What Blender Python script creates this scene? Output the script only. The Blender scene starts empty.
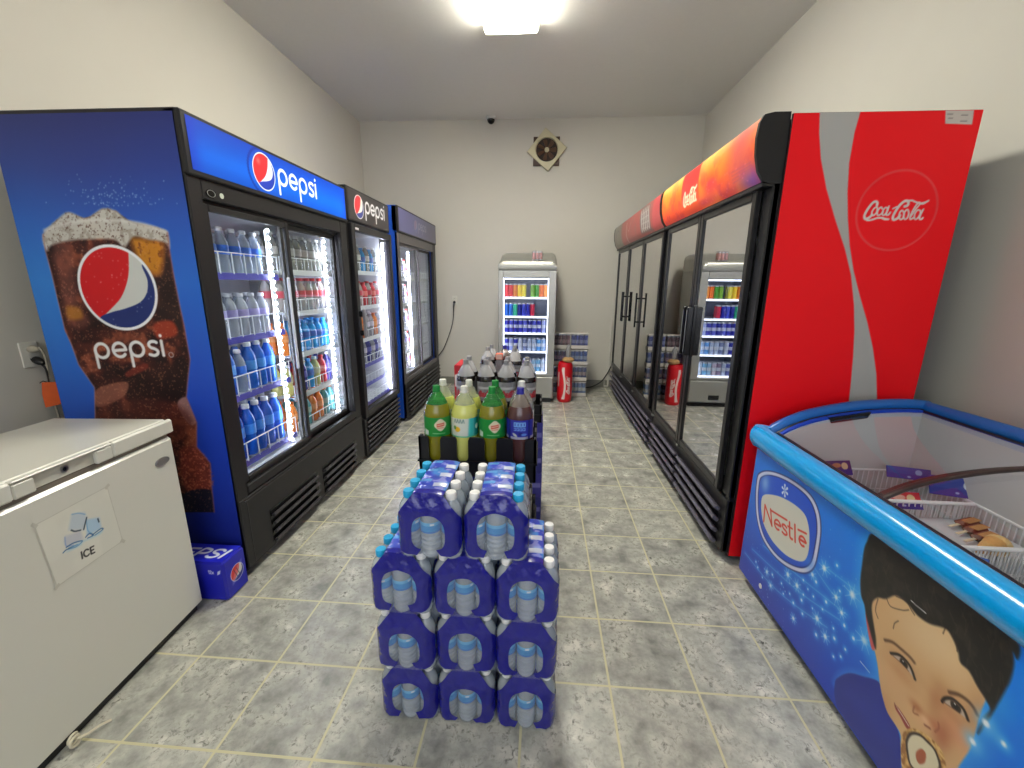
import bpy, bmesh, math, random
import numpy as np
from mathutils import Matrix, Vector
random.seed(7)
rng = np.random.default_rng(7)
SC = bpy.context.scene
COL = SC.collection
PI = math.pi

# ------------------------------------------------------------------ camera model (metres; origin on a floor-tile corner)
FPX, PITCH, YAW, ROLL = 416.62, .2365, .0702, .0085
CAMP = np.array([1.2555, -1.2009, 1.3775])
def _axes():
    cy, sy, cp, sp = math.cos(YAW), math.sin(YAW), math.cos(PITCH), math.sin(PITCH)
    fw = np.array([-sy*cp, cy*cp, -sp]); r = np.array([cy, sy, 0.]); u = np.cross(r, fw)
    cr, sr = math.cos(ROLL), math.sin(ROLL)
    return cr*r+sr*u, -sr*r+cr*u, fw
AX_R, AX_U, AX_F = _axes()
def hit(u, v, P, N):
    d = AX_R*(u-512)/FPX + AX_U*(384-v)/FPX + AX_F
    P = np.array(P, float); N = np.array(N, float)
    return CAMP + d*(((P-CAMP)@N)/(d@N))

# ------------------------------------------------------------------ colours and materials
def lin(c):
    return tuple((x/12.92 if x <= .04045 else ((x+.055)/1.055)**2.4) for x in (c[0]/255, c[1]/255, c[2]/255))
MATS = {}
def M(name, col=(200, 200, 200), rough=.5, metal=0., coat=0., spec=.5, emit=0., ecol=None, trans=0., ior=1.45, alpha=1., noise=0., nscale=40., bump=0., bdist=.002):
    if name in MATS: return MATS[name]
    m = bpy.data.materials.new(name); m.use_nodes = True
    nt = m.node_tree; b = nt.nodes['Principled BSDF']
    c = lin(col)
    b.inputs['Base Color'].default_value = (*c, 1)
    b.inputs['Roughness'].default_value = rough; b.inputs['Metallic'].default_value = metal
    b.inputs['Coat Weight'].default_value = coat; b.inputs['Coat Roughness'].default_value = .05
    b.inputs['Specular IOR Level'].default_value = spec; b.inputs['IOR'].default_value = ior
    b.inputs['Transmission Weight'].default_value = trans; b.inputs['Alpha'].default_value = alpha
    if emit:
        b.inputs['Emission Color'].default_value = (*lin(ecol or col), 1); b.inputs['Emission Strength'].default_value = emit
    tc = nt.nodes.new('ShaderNodeTexCoord'); nz = nt.nodes.new('ShaderNodeTexNoise'); nz.inputs['Scale'].default_value = nscale
    nt.links.new(tc.outputs['Object'], nz.inputs['Vector'])
    if noise:
        rmp = nt.nodes.new('ShaderNodeMix'); rmp.data_type = 'RGBA'
        rmp.inputs['A'].default_value = (*[x*(1-noise) for x in c], 1); rmp.inputs['B'].default_value = (*[min(1, x*(1+noise)) for x in c], 1)
        nt.links.new(nz.outputs['Fac'], rmp.inputs['Factor']); nt.links.new(rmp.outputs['Result'], b.inputs['Base Color'])
    else:
        mr = nt.nodes.new('ShaderNodeMapRange'); mr.inputs['To Min'].default_value = max(0, rough-.03); mr.inputs['To Max'].default_value = min(1, rough+.03)
        nt.links.new(nz.outputs['Fac'], mr.inputs['Value']); nt.links.new(mr.outputs['Result'], b.inputs['Roughness'])
    if bump:
        bp = nt.nodes.new('ShaderNodeBump'); bp.inputs['Strength'].default_value = bump; bp.inputs['Distance'].default_value = bdist
        nt.links.new(nz.outputs['Fac'], bp.inputs['Height']); nt.links.new(bp.outputs['Normal'], b.inputs['Normal'])
    MATS[name] = m; return m

def clear_mat(name, tint=(255, 255, 255), ior=1.45, rough=0., body=None, bodyfac=0., bump=0., bscale=60., gmax=1., gmin=0.):
    """thin clear sheet: fresnel mirror over a see-through sheet, optionally with a share of milky body colour"""
    if name in MATS: return MATS[name]
    m = bpy.data.materials.new(name); m.use_nodes = True; nt = m.node_tree; nt.nodes.clear()
    N = nt.nodes.new; L = nt.links.new
    out = N('ShaderNodeOutputMaterial'); tr = N('ShaderNodeBsdfTransparent'); tr.inputs['Color'].default_value = (*lin(tint), 1)
    gl = N('ShaderNodeBsdfGlossy'); gl.inputs['Roughness'].default_value = rough
    fr = N('ShaderNodeFresnel'); fr.inputs['IOR'].default_value = ior
    geo = N('ShaderNodeNewGeometry'); inv = N('ShaderNodeMath'); inv.operation = 'SUBTRACT'; inv.inputs[0].default_value = 1
    L(geo.outputs['Backfacing'], inv.inputs[1])
    mul = N('ShaderNodeMath'); mul.operation = 'MULTIPLY'; L(fr.outputs['Fac'], mul.inputs[0]); L(inv.outputs[0], mul.inputs[1])
    mx2 = N('ShaderNodeMath'); mx2.operation = 'MULTIPLY_ADD'; mx2.inputs[1].default_value = gmax-gmin; mx2.inputs[2].default_value = gmin; L(mul.outputs[0], mx2.inputs[0])
    mix = N('ShaderNodeMixShader'); L(mx2.outputs[0], mix.inputs['Fac'])
    src = tr
    if body:
        pb = N('ShaderNodeBsdfPrincipled'); pb.inputs['Base Color'].default_value = (*lin(body), 1); pb.inputs['Roughness'].default_value = .25
        mb_ = N('ShaderNodeMixShader'); mb_.inputs['Fac'].default_value = bodyfac
        L(tr.outputs[0], mb_.inputs[1]); L(pb.outputs[0], mb_.inputs[2]); src = mb_
    L(src.outputs[0], mix.inputs[1]); L(gl.outputs[0], mix.inputs[2]); L(mix.outputs[0], out.inputs['Surface'])
    if bump:
        tc = N('ShaderNodeTexCoord'); nz = N('ShaderNodeTexNoise'); nz.inputs['Scale'].default_value = bscale
        bp = N('ShaderNodeBump'); bp.inputs['Strength'].default_value = bump; bp.inputs['Distance'].default_value = .004
        L(tc.outputs['Object'], nz.inputs['Vector']); L(nz.outputs['Fac'], bp.inputs['Height']); L(bp.outputs['Normal'], gl.inputs['Normal']); L(bp.outputs['Normal'], fr.inputs['Normal'])
    MATS[name] = m; return m

def art_mat(name, rough=.3, emit=0., coat=0., spec=.5):
    """printed sheet: the colour comes from the sheet's own printed-colour attribute"""
    if name in MATS: return MATS[name]
    m = bpy.data.materials.new(name); m.use_nodes = True; nt = m.node_tree; b = nt.nodes['Principled BSDF']
    at = nt.nodes.new('ShaderNodeVertexColor'); at.layer_name = 'print'
    nt.links.new(at.outputs['Color'], b.inputs['Base Color'])
    b.inputs['Roughness'].default_value = rough; b.inputs['Coat Weight'].default_value = coat; b.inputs['Specular IOR Level'].default_value = spec
    if emit:
        nt.links.new(at.outputs['Color'], b.inputs['Emission Color']); b.inputs['Emission Strength'].default_value = emit
    MATS[name] = m; return m

# ------------------------------------------------------------------ mesh builder
class MB:
    def __init__(s): s.v = []; s.f = []; s.m = []; s.s = []
    def add(s, vs, fs, m=0, sm=False, X=None):
        o = len(s.v)
        if X is not None: vs = [tuple(X @ Vector(p)) for p in vs]
        s.v += [tuple(p) for p in vs]
        for i, f in enumerate(fs):
            s.f.append(tuple(o+k for k in f)); s.m.append(m[i] if isinstance(m, (list, tuple)) else m); s.s.append(sm)
        return s
    def box(s, x0, y0, z0, x1, y1, z1, m=0, b=0., X=None):
        x0, x1 = min(x0, x1), max(x0, x1); y0, y1 = min(y0, y1), max(y0, y1); z0, z1 = min(z0, z1), max(z0, z1)
        b = min(b, (x1-x0)*.45, (y1-y0)*.45, (z1-z0)*.45)
        if b <= 0:
            vs = [(x, y, z) for x in (x0, x1) for y in (y0, y1) for z in (z0, z1)]
            fs = [(0, 1, 3, 2), (4, 6, 7, 5), (0, 4, 5, 1), (2, 3, 7, 6), (0, 2, 6, 4), (1, 5, 7, 3)]
            return s.add(vs, fs, m, False, X)
        vs = []; idx = {}
        X_ = (x0, x1); Y_ = (y0, y1); Z_ = (z0, z1)
        for i in (0, 1):
            for j in (0, 1):
                for k in (0, 1):
                    sx, sy, sz = 1-2*i, 1-2*j, 1-2*k
                    p = (X_[i], Y_[j], Z_[k])
                    idx[i, j, k, 0] = len(vs); vs.append((p[0], p[1]+sy*b, p[2]+sz*b))
                    idx[i, j, k, 1] = len(vs); vs.append((p[0]+sx*b, p[1], p[2]+sz*b))
                    idx[i, j, k, 2] = len(vs); vs.append((p[0]+sx*b, p[1]+sy*b, p[2]))
        g = lambda i, j, k, a: idx[i, j, k, a]
        fs = []
        for i in (0, 1):
            fs.append((g(i, 0, 0, 0), g(i, 1, 0, 0), g(i, 1, 1, 0), g(i, 0, 1, 0)))
            fs.append((g(0, i, 0, 1), g(1, i, 0, 1), g(1, i, 1, 1), g(0, i, 1, 1)))
            fs.append((g(0, 0, i, 2), g(1, 0, i, 2), g(1, 1, i, 2), g(0, 1, i, 2)))
        for i in (0, 1):
            for j in (0, 1):
                fs.append((g(i, j, 0, 0), g(i, j, 1, 0), g(i, j, 1, 1), g(i, j, 0, 1)))
                fs.append((g(i, 0, j, 0), g(i, 1, j, 0), g(i, 1, j, 2), g(i, 0, j, 2)))
                fs.append((g(0, i, j, 1), g(1, i, j, 1), g(1, i, j, 2), g(0, i, j, 2)))
                for k in (0, 1): fs.append((g(i, j, k, 0), g(i, j, k, 1), g(i, j, k, 2)))
        return s.add(vs, fs, m, False, X)
    def lathe(s, prof, n=20, m=0, c=(0, 0, 0), sm=True, X=None, sq=0.):
        """prof: (r, z[, material]); sq squares the footprint"""
        vs = []; fs = []; ms = []; rings = []
        for p in prof:
            r, z = p[0], p[1]
            if r < 1e-6: rings.append([len(vs)]); vs.append((c[0], c[1], c[2]+z))
            else:
                rings.append(list(range(len(vs), len(vs)+n)))
                for k in range(n):
                    a = 2*PI*k/n; q = 1.
                    if sq: q = 1+sq*(abs(math.sin(2*a))**2)*.2
                    vs.append((c[0]+r*q*math.cos(a), c[1]+r*q*math.sin(a), c[2]+z))
        for i in range(len(prof)-1):
            A, B = rings[i], rings[i+1]; mm = prof[i][2] if len(prof[i]) > 2 else m
            for k in range(n):
                k2 = (k+1) % n
                if len(A) == 1 and len(B) == 1: continue
                if len(A) == 1: fs.append((A[0], B[k], B[k2]))
                elif len(B) == 1: fs.append((A[k], B[0], A[k2]))
                else: fs.append((A[k], A[k2], B[k2], B[k]))
                ms.append(mm)
        return s.add(vs, fs, ms, sm, X)
    def tube(s, pts, r, n=8, m=0, closed=False, sm=True, ry=None, X=None):
        P = [Vector(p) for p in pts]; K = len(P); vs = []; fs = []
        up = None
        for i, p in enumerate(P):
            if closed: t = P[(i+1) % K]-P[i-1]
            else: t = P[min(i+1, K-1)]-P[max(i-1, 0)]
            t.normalize()
            if up is None:
                up = Vector((0, 0, 1)) if abs(t.z) < .9 else Vector((1, 0, 0))
            a = t.cross(up); a.normalize(); b = a.cross(t); b.normalize(); up = b
            rr = r[i] if isinstance(r, (list, tuple)) else r
            for k in range(n):
                w = 2*PI*k/n; vs.append(tuple(p+a*(rr*math.cos(w))+b*((ry or rr)*math.sin(w))))
        for i in range(K if closed else K-1):
            j = (i+1) % K
            for k in range(n):
                k2 = (k+1) % n; fs.append((i*n+k, i*n+k2, j*n+k2, j*n+k))
        if not closed:
            fs.append(tuple(range(n))); fs.append(tuple((K-1)*n+k for k in range(n)))
        return s.add(vs, fs, m, sm, X)
    def prism(s, poly, ax, a0, a1, m=0, sm=False, X=None):
        n = len(poly)
        def P(p, a): return (a, p[0], p[1]) if ax == 'x' else (p[0], a, p[1]) if ax == 'y' else (p[0], p[1], a)
        vs = [P(p, a0) for p in poly]+[P(p, a1) for p in poly]
        fs = [tuple(range(n)), tuple(range(n, 2*n))]+[(k, (k+1) % n, n+(k+1) % n, n+k) for k in range(n)]
        return s.add(vs, fs, m, sm, X)
    def sheet(s, P, m=0, sm=True):
        """P[i][j] grid of points, a two-sided skin"""
        a, b = len(P), len(P[0]); vs = [p for row in P for p in row]
        fs = [(i*b+j, i*b+j+1, (i+1)*b+j+1, (i+1)*b+j) for i in range(a-1) for j in range(b-1)]
        return s.add(vs, fs, m, sm)
    def mesh(s, name, mats, recalc=True):
        me = bpy.data.meshes.new(name); me.from_pydata(s.v, [], s.f)
        for mm in mats: me.materials.append(mm)
        me.polygons.foreach_set('material_index', s.m); me.polygons.foreach_set('use_smooth', s.s)
        if recalc:
            bm = bmesh.new(); bm.from_mesh(me); bmesh.ops.recalc_face_normals(bm, faces=bm.faces); bm.to_mesh(me); bm.free()
        if any(s.s): me.set_sharp_from_angle(angle=math.radians(38))
        me.update(); return me
    def build(s, name, mats, parent=None, **k):
        if not isinstance(mats, (list, tuple)): mats = [mats]
        return put(name, s.mesh(name, mats, **k), parent)

def put(name, me, parent=None):
    o = bpy.data.objects.new(name, me); COL.objects.link(o)
    if parent is not None: o.parent = parent
    return o
def tag(o, label, cat, group=None):
    o['label'] = label; o['category'] = cat
    if group: o['group'] = group
    return o
def thing(name, loc, label, cat, group=None, rz=0.):
    o = bpy.data.objects.new(name, None); COL.objects.link(o); o.location = loc; o.rotation_euler = (0, 0, rz); o.empty_display_size = .05
    return tag(o, label, cat, group)
def structure(o):
    o['kind'] = 'structure'; return o
def dup(root, loc, label=None, group=None, rz=None):
    """a copy of a thing, its parts and their sub-parts"""
    c = root.copy(); COL.objects.link(c); c.location = loc
    if rz is not None: c.rotation_euler = (0, 0, rz)
    if label: c['label'] = label
    if group: c['group'] = group
    for ch in list(root.children):
        d = ch.copy(); COL.objects.link(d); d.parent = c
        for g in list(ch.children):
            e = g.copy(); COL.objects.link(e); e.parent = d
    return c

# ------------------------------------------------------------------ printed artwork: painted in the sheet's own metres
def spline(P, closed=True, k=6):
    P = [np.array(p, float) for p in P]; n = len(P); out = []
    rng_ = range(n) if closed else range(n-1)
    for i in rng_:
        if closed: a, b, c, d = P[i-1], P[i], P[(i+1) % n], P[(i+2) % n]
        else: a, b, c, d = P[max(i-1, 0)], P[i], P[i+1], P[min(i+2, n-1)]
        for j in range(k):
            t = j/k
            out.append(.5*(2*b+(c-a)*t+(2*a-5*b+4*c-d)*t*t+(3*b-a-3*c+d)*t**3))
    if not closed: out.append(P[-1])
    return [tuple(p) for p in out]
class Art:
    def __init__(s, u0, u1, v0, v1, res, bg=(255, 255, 255)):
        s.nu = max(2, int(round((u1-u0)/res))+1); s.nv = max(2, int(round((v1-v0)/res))+1); s.res = res
        s.U, s.V = np.meshgrid(np.linspace(u0, u1, s.nu), np.linspace(v0, v1, s.nv))
        s.C = np.ones((s.nv, s.nu, 3))*np.array(bg, float); s.ext = (u0, u1, v0, v1)
    def win(s, u0, u1, v0, v1):
        U0, U1, V0, V1 = s.ext
        fi = lambda x, a, b, n: int(np.clip(math.floor((x-a)/(b-a)*(n-1)), 0, n-1))
        return slice(fi(v0, V0, V1, s.nv), fi(v1, V0, V1, s.nv)+2), slice(fi(u0, U0, U1, s.nu), fi(u1, U0, U1, s.nu)+2)
    def put(s, w, a, col):
        a = a[..., None]; s.C[w] = s.C[w]*(1-a)+np.array(col, float)*a
    def _sd(s, P, w, closed):
        U, V = s.U[w], s.V[w]; d2 = np.full(U.shape, 1e9); ins = np.zeros(U.shape, bool); n = len(P)
        for i in range(n if closed else n-1):
            (x1, y1), (x2, y2) = P[i], P[(i+1) % n]; ex, ey = x2-x1, y2-y1; L = ex*ex+ey*ey+1e-18
            t = np.clip(((U-x1)*ex+(V-y1)*ey)/L, 0, 1); d2 = np.minimum(d2, (U-x1-t*ex)**2+(V-y1-t*ey)**2)
            if closed and y1 != y2:
                c = ((y1 > V) != (y2 > V)) & (U < ex*(V-y1)/(y2-y1)+x1); ins ^= c
        d = np.sqrt(d2); return np.where(ins, -d, d)
    def poly(s, P, col, soft=None, sm=True, op=1., mask=None):
        soft = soft or s.res*1.2
        if sm: P = spline(P)
        xs = [p[0] for p in P]; ys = [p[1] for p in P]; w = s.win(min(xs)-soft, max(xs)+soft, min(ys)-soft, max(ys)+soft)
        a = np.clip(.5-s._sd(P, w, True)/soft, 0, 1)*op
        if mask is not None: a = a*mask[w]
        s.put(w, a, col)
    def alpha(s, P, soft=None, sm=True):
        soft = soft or s.res*1.2
        if sm: P = spline(P)
        return np.clip(.5-s._sd(P, (slice(None), slice(None)), True)/soft, 0, 1)
    def stroke(s, P, wd, col, soft=None, closed=False, sm=True, op=1., mask=None):
        soft = soft or s.res*1.2
        if sm and len(P) > 2: P = spline(P, closed)
        xs = [p[0] for p in P]; ys = [p[1] for p in P]; q = soft+wd; w = s.win(min(xs)-q, max(xs)+q, min(ys)-q, max(ys)+q)
        a = np.clip(.5-(np.abs(s._sd(P, w, False) if not closed else np.abs(s._sd(P, w, True)))-wd/2)/soft, 0, 1)*op
        if mask is not None: a = a*mask[w]
        s.put(w, a, col)
    def ell(s, cu, cv, ru, rv, col, soft=None, op=1., rot=0., mask=None):
        soft = soft or s.res*1.2; R = max(ru, rv)+soft; w = s.win(cu-R, cu+R, cv-R, cv+R)
        x, y = s.U[w]-cu, s.V[w]-cv; c, n = math.cos(rot), math.sin(rot); X, Y = x*c+y*n, -x*n+y*c
        d = (np.sqrt((X/ru)**2+(Y/rv)**2)-1)*min(ru, rv); a = np.clip(.5-d/soft, 0, 1)*op
        if mask is not None: a = a*mask[w]
        s.put(w, a, col)
    def glow(s, cu, cv, ru, rv, col, op=1., rot=0., mask=None):
        R = 2.6*max(ru, rv); w = s.win(cu-R, cu+R, cv-R, cv+R); x, y = s.U[w]-cu, s.V[w]-cv
        c, n = math.cos(rot), math.sin(rot); X, Y = x*c+y*n, -x*n+y*c
        a = np.exp(-(X/ru)**2-(Y/rv)**2)*op
        if mask is not None: a = a*mask[w]
        s.put(w, a, col)
    def noise(s, sc, seed=0, oct=3):
        out = 0; amp = 1; tot = 0
        for o in range(oct):
            g = np.random.default_rng(seed+o).random((96, 96)); x = s.U/sc*(2**o)+37; y = s.V/sc*(2**o)+37
            xi = np.floor(x).astype(int); yi = np.floor(y).astype(int); fx = x-xi; fy = y-yi; fx = fx*fx*(3-2*fx); fy = fy*fy*(3-2*fy)
            G = lambda a, b: g[b % 96, a % 96]
            out = out+amp*((G(xi, yi)*(1-fx)+G(xi+1, yi)*fx)*(1-fy)+(G(xi, yi+1)*(1-fx)+G(xi+1, yi+1)*fx)*fy); tot += amp; amp *= .5
        return out/tot
    def mesh(s, name, fn, mat, keep=None):
        """fn maps (U, V) arrays to x, y, z arrays"""
        x, y, z = fn(s.U, s.V); n = s.nu*s.nv
        co = np.stack([np.broadcast_to(x, s.U.shape), np.broadcast_to(y, s.U.shape), np.broadcast_to(z, s.U.shape)], -1).reshape(-1, 3)
        i = np.arange(n).reshape(s.nv, s.nu); q = np.stack([i[:-1, :-1], i[:-1, 1:], i[1:, 1:], i[1:, :-1]], -1).reshape(-1, 4)
        if keep is not None:
            k = keep(s.U, s.V); kk = (k[:-1, :-1] & k[:-1, 1:] & k[1:, 1:] & k[1:, :-1]).reshape(-1); q = q[kk]
        me = bpy.data.meshes.new(name); me.vertices.add(n); me.vertices.foreach_set('co', co.ravel())
        me.loops.add(q.size); me.loops.foreach_set('vertex_index', q.ravel().astype(np.int32)); me.polygons.add(len(q))
        me.polygons.foreach_set('loop_start', np.arange(0, q.size, 4, dtype=np.int32)); me.update(calc_edges=True); me.validate()
        c = np.clip(s.C, 0, 255)/255; c = np.where(c <= .04045, c/12.92, ((c+.055)/1.055)**2.4)
        ca = me.color_attributes.new('print', 'FLOAT_COLOR', 'POINT')
        ca.data.foreach_set('color', np.concatenate([c.reshape(-1, 3), np.ones((n, 1))], 1).ravel().astype(np.float32))
        me.materials.append(mat); me.polygons.foreach_set('use_smooth', np.ones(len(me.polygons), bool)); me.update(); return me

# lettering as pen strokes: (glyph -> list of strokes in units of the x-height, advance)
def _arc(cx, cy, r, a0, a1, n=14, ry=None):
    return [(cx+r*math.cos(math.radians(a0+(a1-a0)*k/n)), cy+(ry or r)*math.sin(math.radians(a0+(a1-a0)*k/n))) for k in range(n+1)]
GL = {
 'p': ([[(.06, -.55), (.06, .5)], _arc(.5, .5, .44, 180, -180, 24)], 1.2),
 'e': ([[(.1, .47), (.92, .5)], _arc(.5, .5, .43, 5, 318, 22)], 1.18),
 's': ([[(.66, .86), (.5, .93), (.25, .9), (.13, .73), (.25, .56), (.5, .46), (.66, .32), (.6, .14), (.38, .06), (.1, .13)]], .9),
 'i': ([[(.1, .04), (.1, .93)], [(.1, 1.26), (.1, 1.27)]], .3),
 'I': ([[(.1, 0), (.1, 1)]], .36), 'C': ([_arc(.45, .5, .42, 45, 315, 16, .5)], .95), 'E': ([[(.6, 0), (.1, 0), (.1, 1), (.6, 1)], [(.1, .5), (.52, .5)]], .8),
 'P': ([[(.1, 0), (.1, 1), (.45, 1), (.65, .85), (.65, .6), (.45, .45), (.1, .45)]], .85),
 'S': ([[(.68, .85), (.5, 1), (.2, .98), (.08, .76), (.25, .55), (.5, .45), (.66, .25), (.5, .02), (.2, 0), (.04, .15)]], .85),
 '1': ([[(.1, .8), (.3, 1), (.3, 0)]], .5), '2': ([[(.05, .8), (.3, 1), (.55, .78), (.05, 0), (.6, 0)]], .75), 'x': ([[(0, 0), (.5, .6)], [(0, .6), (.5, 0)]], .7),
 'N': ([[(.08, 0), (.08, 1), (.72, 0), (.72, 1)]], .9), 't': ([[(.2, 1.35), (.2, .1), (.45, .02)], [(0, .93), (.45, .93)]], .55), 'l': ([[(.1, 0), (.1, 1.5)]], .35),
}
def write(art, txt, fn, wd, col, **k):
    """fn maps (advance, height) to the sheet; returns the advance"""
    x = 0
    for ch in txt:
        if ch == ' ': x += .5; continue
        st, adv = GL[ch]
        for P in st:
            hard = ch in 'IENt1lx2'
            art.stroke([fn(x+a, b) for a, b in P], wd, col, sm=not hard, **k)
        x += adv
    return x
# ------------------------------------------------------------------ room
XL, XR, YB, YN, HC = -1.07, 3.12, 4.45, -3.0, 3.32
WALL = M('wall_paint', (210, 206, 195), .75, noise=.015, nscale=6, bump=.05)
CEIL = M('ceiling_paint', (232, 229, 221), .85, noise=.02, nscale=30, bump=.1)
def floor_mat():
    m = bpy.data.materials.new('floor_tile'); m.use_nodes = True; nt = m.node_tree; b = nt.nodes['Principled BSDF']; N = nt.nodes.new; L = nt.links.new
    tc = N('ShaderNodeTexCoord')
    br = N('ShaderNodeTexBrick'); br.offset = 0; br.squash = 1
    for k, v in (('Scale', 1), ('Mortar Size', .0042), ('Mortar Smooth', .1), ('Bias', 0), ('Brick Width', .305), ('Row Height', .305)): br.inputs[k].default_value = v
    br.inputs['Color1'].default_value = (.84, .84, .84, 1); br.inputs['Color2'].default_value = (1.03, 1.03, 1.02, 1)
    L(tc.outputs['Object'], br.inputs['Vector'])
    n1 = N('ShaderNodeTexNoise'); n1.inputs['Scale'].default_value = 9; n1.inputs['Detail'].default_value = 5; n1.inputs['Roughness'].default_value = .6; L(tc.outputs['Object'], n1.inputs['Vector'])
    cr = N('ShaderNodeValToRGB'); e = cr.color_ramp; e.elements[0].position = .32; e.elements[0].color = (*lin((134, 135, 129)), 1); e.elements[1].position = .68; e.elements[1].color = (*lin((212, 210, 198)), 1)
    L(n1.outputs['Fac'], cr.inputs['Fac'])
    n2 = N('ShaderNodeTexNoise'); n2.inputs['Scale'].default_value = 48; n2.inputs['Detail'].default_value = 6; n2.inputs['Roughness'].default_value = .75; n2.inputs['Distortion'].default_value = .6; L(tc.outputs['Object'], n2.inputs['Vector'])
    n3 = N('ShaderNodeTexNoise'); n3.inputs['Scale'].default_value = 9; n3.inputs['Detail'].default_value = 2; L(tc.outputs['Object'], n3.inputs['Vector'])
    sp = N('ShaderNodeMapRange'); sp.inputs['From Min'].default_value = .50; sp.inputs['From Max'].default_value = .66; L(n2.outputs['Fac'], sp.inputs['Value'])
    sg = N('ShaderNodeMapRange'); sg.inputs['From Min'].default_value = .42; sg.inputs['From Max'].default_value = .62; sg.inputs['To Max'].default_value = .9; L(n3.outputs['Fac'], sg.inputs['Value'])
    ml = N('ShaderNodeMath'); ml.operation = 'MULTIPLY'; L(sp.outputs[0], ml.inputs[0]); L(sg.outputs[0], ml.inputs[1])
    mx = N('ShaderNodeMix'); mx.data_type = 'RGBA'; L(ml.outputs[0], mx.inputs['Factor']); L(cr.outputs['Color'], mx.inputs['A']); mx.inputs['B'].default_value = (*lin((62, 62, 58)), 1)
    mt = N('ShaderNodeMix'); mt.data_type = 'RGBA'; mt.blend_type = 'MULTIPLY'; mt.inputs['Factor'].default_value = 1; L(mx.outputs['Result'], mt.inputs['A']); L(br.outputs['Color'], mt.inputs['B'])
    mg = N('ShaderNodeMix'); mg.data_type = 'RGBA'; L(br.outputs['Fac'], mg.inputs['Factor']); L(mt.outputs['Result'], mg.inputs['A']); mg.inputs['B'].default_value = (*lin((196, 190, 152)), 1)
    L(mg.outputs['Result'], b.inputs['Base Color'])
    rr = N('ShaderNodeMapRange'); rr.inputs['To Min'].default_value = .19; rr.inputs['To Max'].default_value = .32; L(n1.outputs['Fac'], rr.inputs['Value'])
    ra = N('ShaderNodeMath'); ra.operation = 'MULTIPLY_ADD'; ra.inputs[1].default_value = .4; L(br.outputs['Fac'], ra.inputs[0]); L(rr.outputs[0], ra.inputs[2]); L(ra.outputs[0], b.inputs['Roughness'])
    hs = N('ShaderNodeMath'); hs.operation = 'MULTIPLY_ADD'; hs.inputs[1].default_value = -1.5; L(br.outputs['Fac'], hs.inputs[0]); L(n2.outputs['Fac'], hs.inputs[2])
    bp = N('ShaderNodeBump'); bp.inputs['Strength'].default_value = .25; bp.inputs['Distance'].default_value = .002; L(hs.outputs[0], bp.inputs['Height']); L(bp.outputs['Normal'], b.inputs['Normal'])
    return m
FLOORM = floor_mat()
T_ = .1
structure(MB().box(XL-T_, YN-T_, -.1, XR+T_, YB+T_, 0).build('floor', FLOORM))
structure(MB().box(XL-T_, YN-T_, HC, XR+T_, YB+T_, HC+.1).build('ceiling', CEIL))
structure(MB().box(XL-T_, YN-T_, 0, XL, YB+T_, HC).build('wall_left', WALL))
structure(MB().box(XR, YN-T_, 0, XR+T_, YB+T_, HC).build('wall_right', WALL))
structure(MB().box(XL, YB, 0, XR, YB+T_, HC).build('wall_back', WALL))
structure(MB().box(XL, YN-T_, 0, XR, YN, HC).build('wall_near', WALL))
BASEM = M('baseboard_tile', (134, 134, 124), .4, noise=.12, nscale=25)
structure(MB().box(XL, YB-.011, 0, XR, YB-.0005, .1, 0, .003).build('baseboard_back', BASEM))
structure(MB().box(XL+.0005, YN, 0, XL+.011, YB-.012, .1, 0, .003).build('baseboard_left', BASEM))
structure(MB().box(XR-.011, YN, 0, XR-.0005, YB-.012, .1, 0, .003).build('baseboard_right', BASEM))

# ------------------------------------------------------------------ ceiling lights
WHITE_PL = M('white_plastic', (228, 227, 220), .35)
DIFF = M('lamp_diffuser', (255, 255, 240), .4, emit=29.0, ecol=(255, 252, 238))
def ceiling_light(x, y0, y1, label, lamp=None):
    t = thing('ceiling_light', (x, (y0+y1)/2, HC), label, 'light', 'wrap-around ceiling lights')
    h = (y1-y0)/2; w = .205
    MB().box(-w+.02, -h, -.028, w-.02, h, -.0005, 0, .004).build('housing', WHITE_PL, t)
    prof = [(-w, -.022), (-w, -.05), (-w+.012, -.07), (-.10, -.078), (-.02, -.078), (-.01, -.074), (.01, -.074), (.02, -.078), (.10, -.078), (w-.012, -.07), (w, -.05), (w, -.022)]
    MB().prism(prof, 'y', -h+.012, h-.012, 0).build('diffuser', lamp or DIFF, t)
    e = M('lamp_end_cap', (250, 248, 225), .4, emit=1.2, ecol=(255, 252, 215))
    prof2 = [(-w-.004, -.02), (-w-.004, -.052), (-w+.01, -.075), (w-.01, -.075), (w+.004, -.052), (w+.004, -.02)]
    for s in (-1, 1): MB().prism(prof2, 'y', s*h, s*(h-.012), 0).build('end_cap', e, t)
    return t
ceiling_light(.965, 1.32, 2.54, 'glowing fluorescent wrap fixture on the ceiling, in front of the extractor fan')
ceiling_light(.55, -1.75, -.53, 'glowing fluorescent wrap fixture on the ceiling over the stacked water packs', M('lamp_diffuser_dim', (255, 255, 240), .4, emit=5.0, ecol=(255, 253, 238)))

# added window, out of view: its glowing pane fills light from behind the viewer
WB = MB()
for x0, x1, z0, z1 in ((-.35, 2.45, .75, .82), (-.35, 2.45, 2.43, 2.5), (-.35, -.28, .82, 2.43), (2.38, 2.45, .82, 2.43), (1.02, 1.08, .82, 2.43)): WB.box(x0, YN+.001, z0, x1, YN+.05, z1, 0, .004)
structure(WB.build('fill_window', WHITE_PL))
structure(MB().box(-.28, YN+.012, .82, 2.38, YN+.018, 2.43).build('fill_window_pane', M('fill_light_pane', (240, 244, 255), .2, emit=1.6, ecol=(236, 242, 255))))

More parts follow.
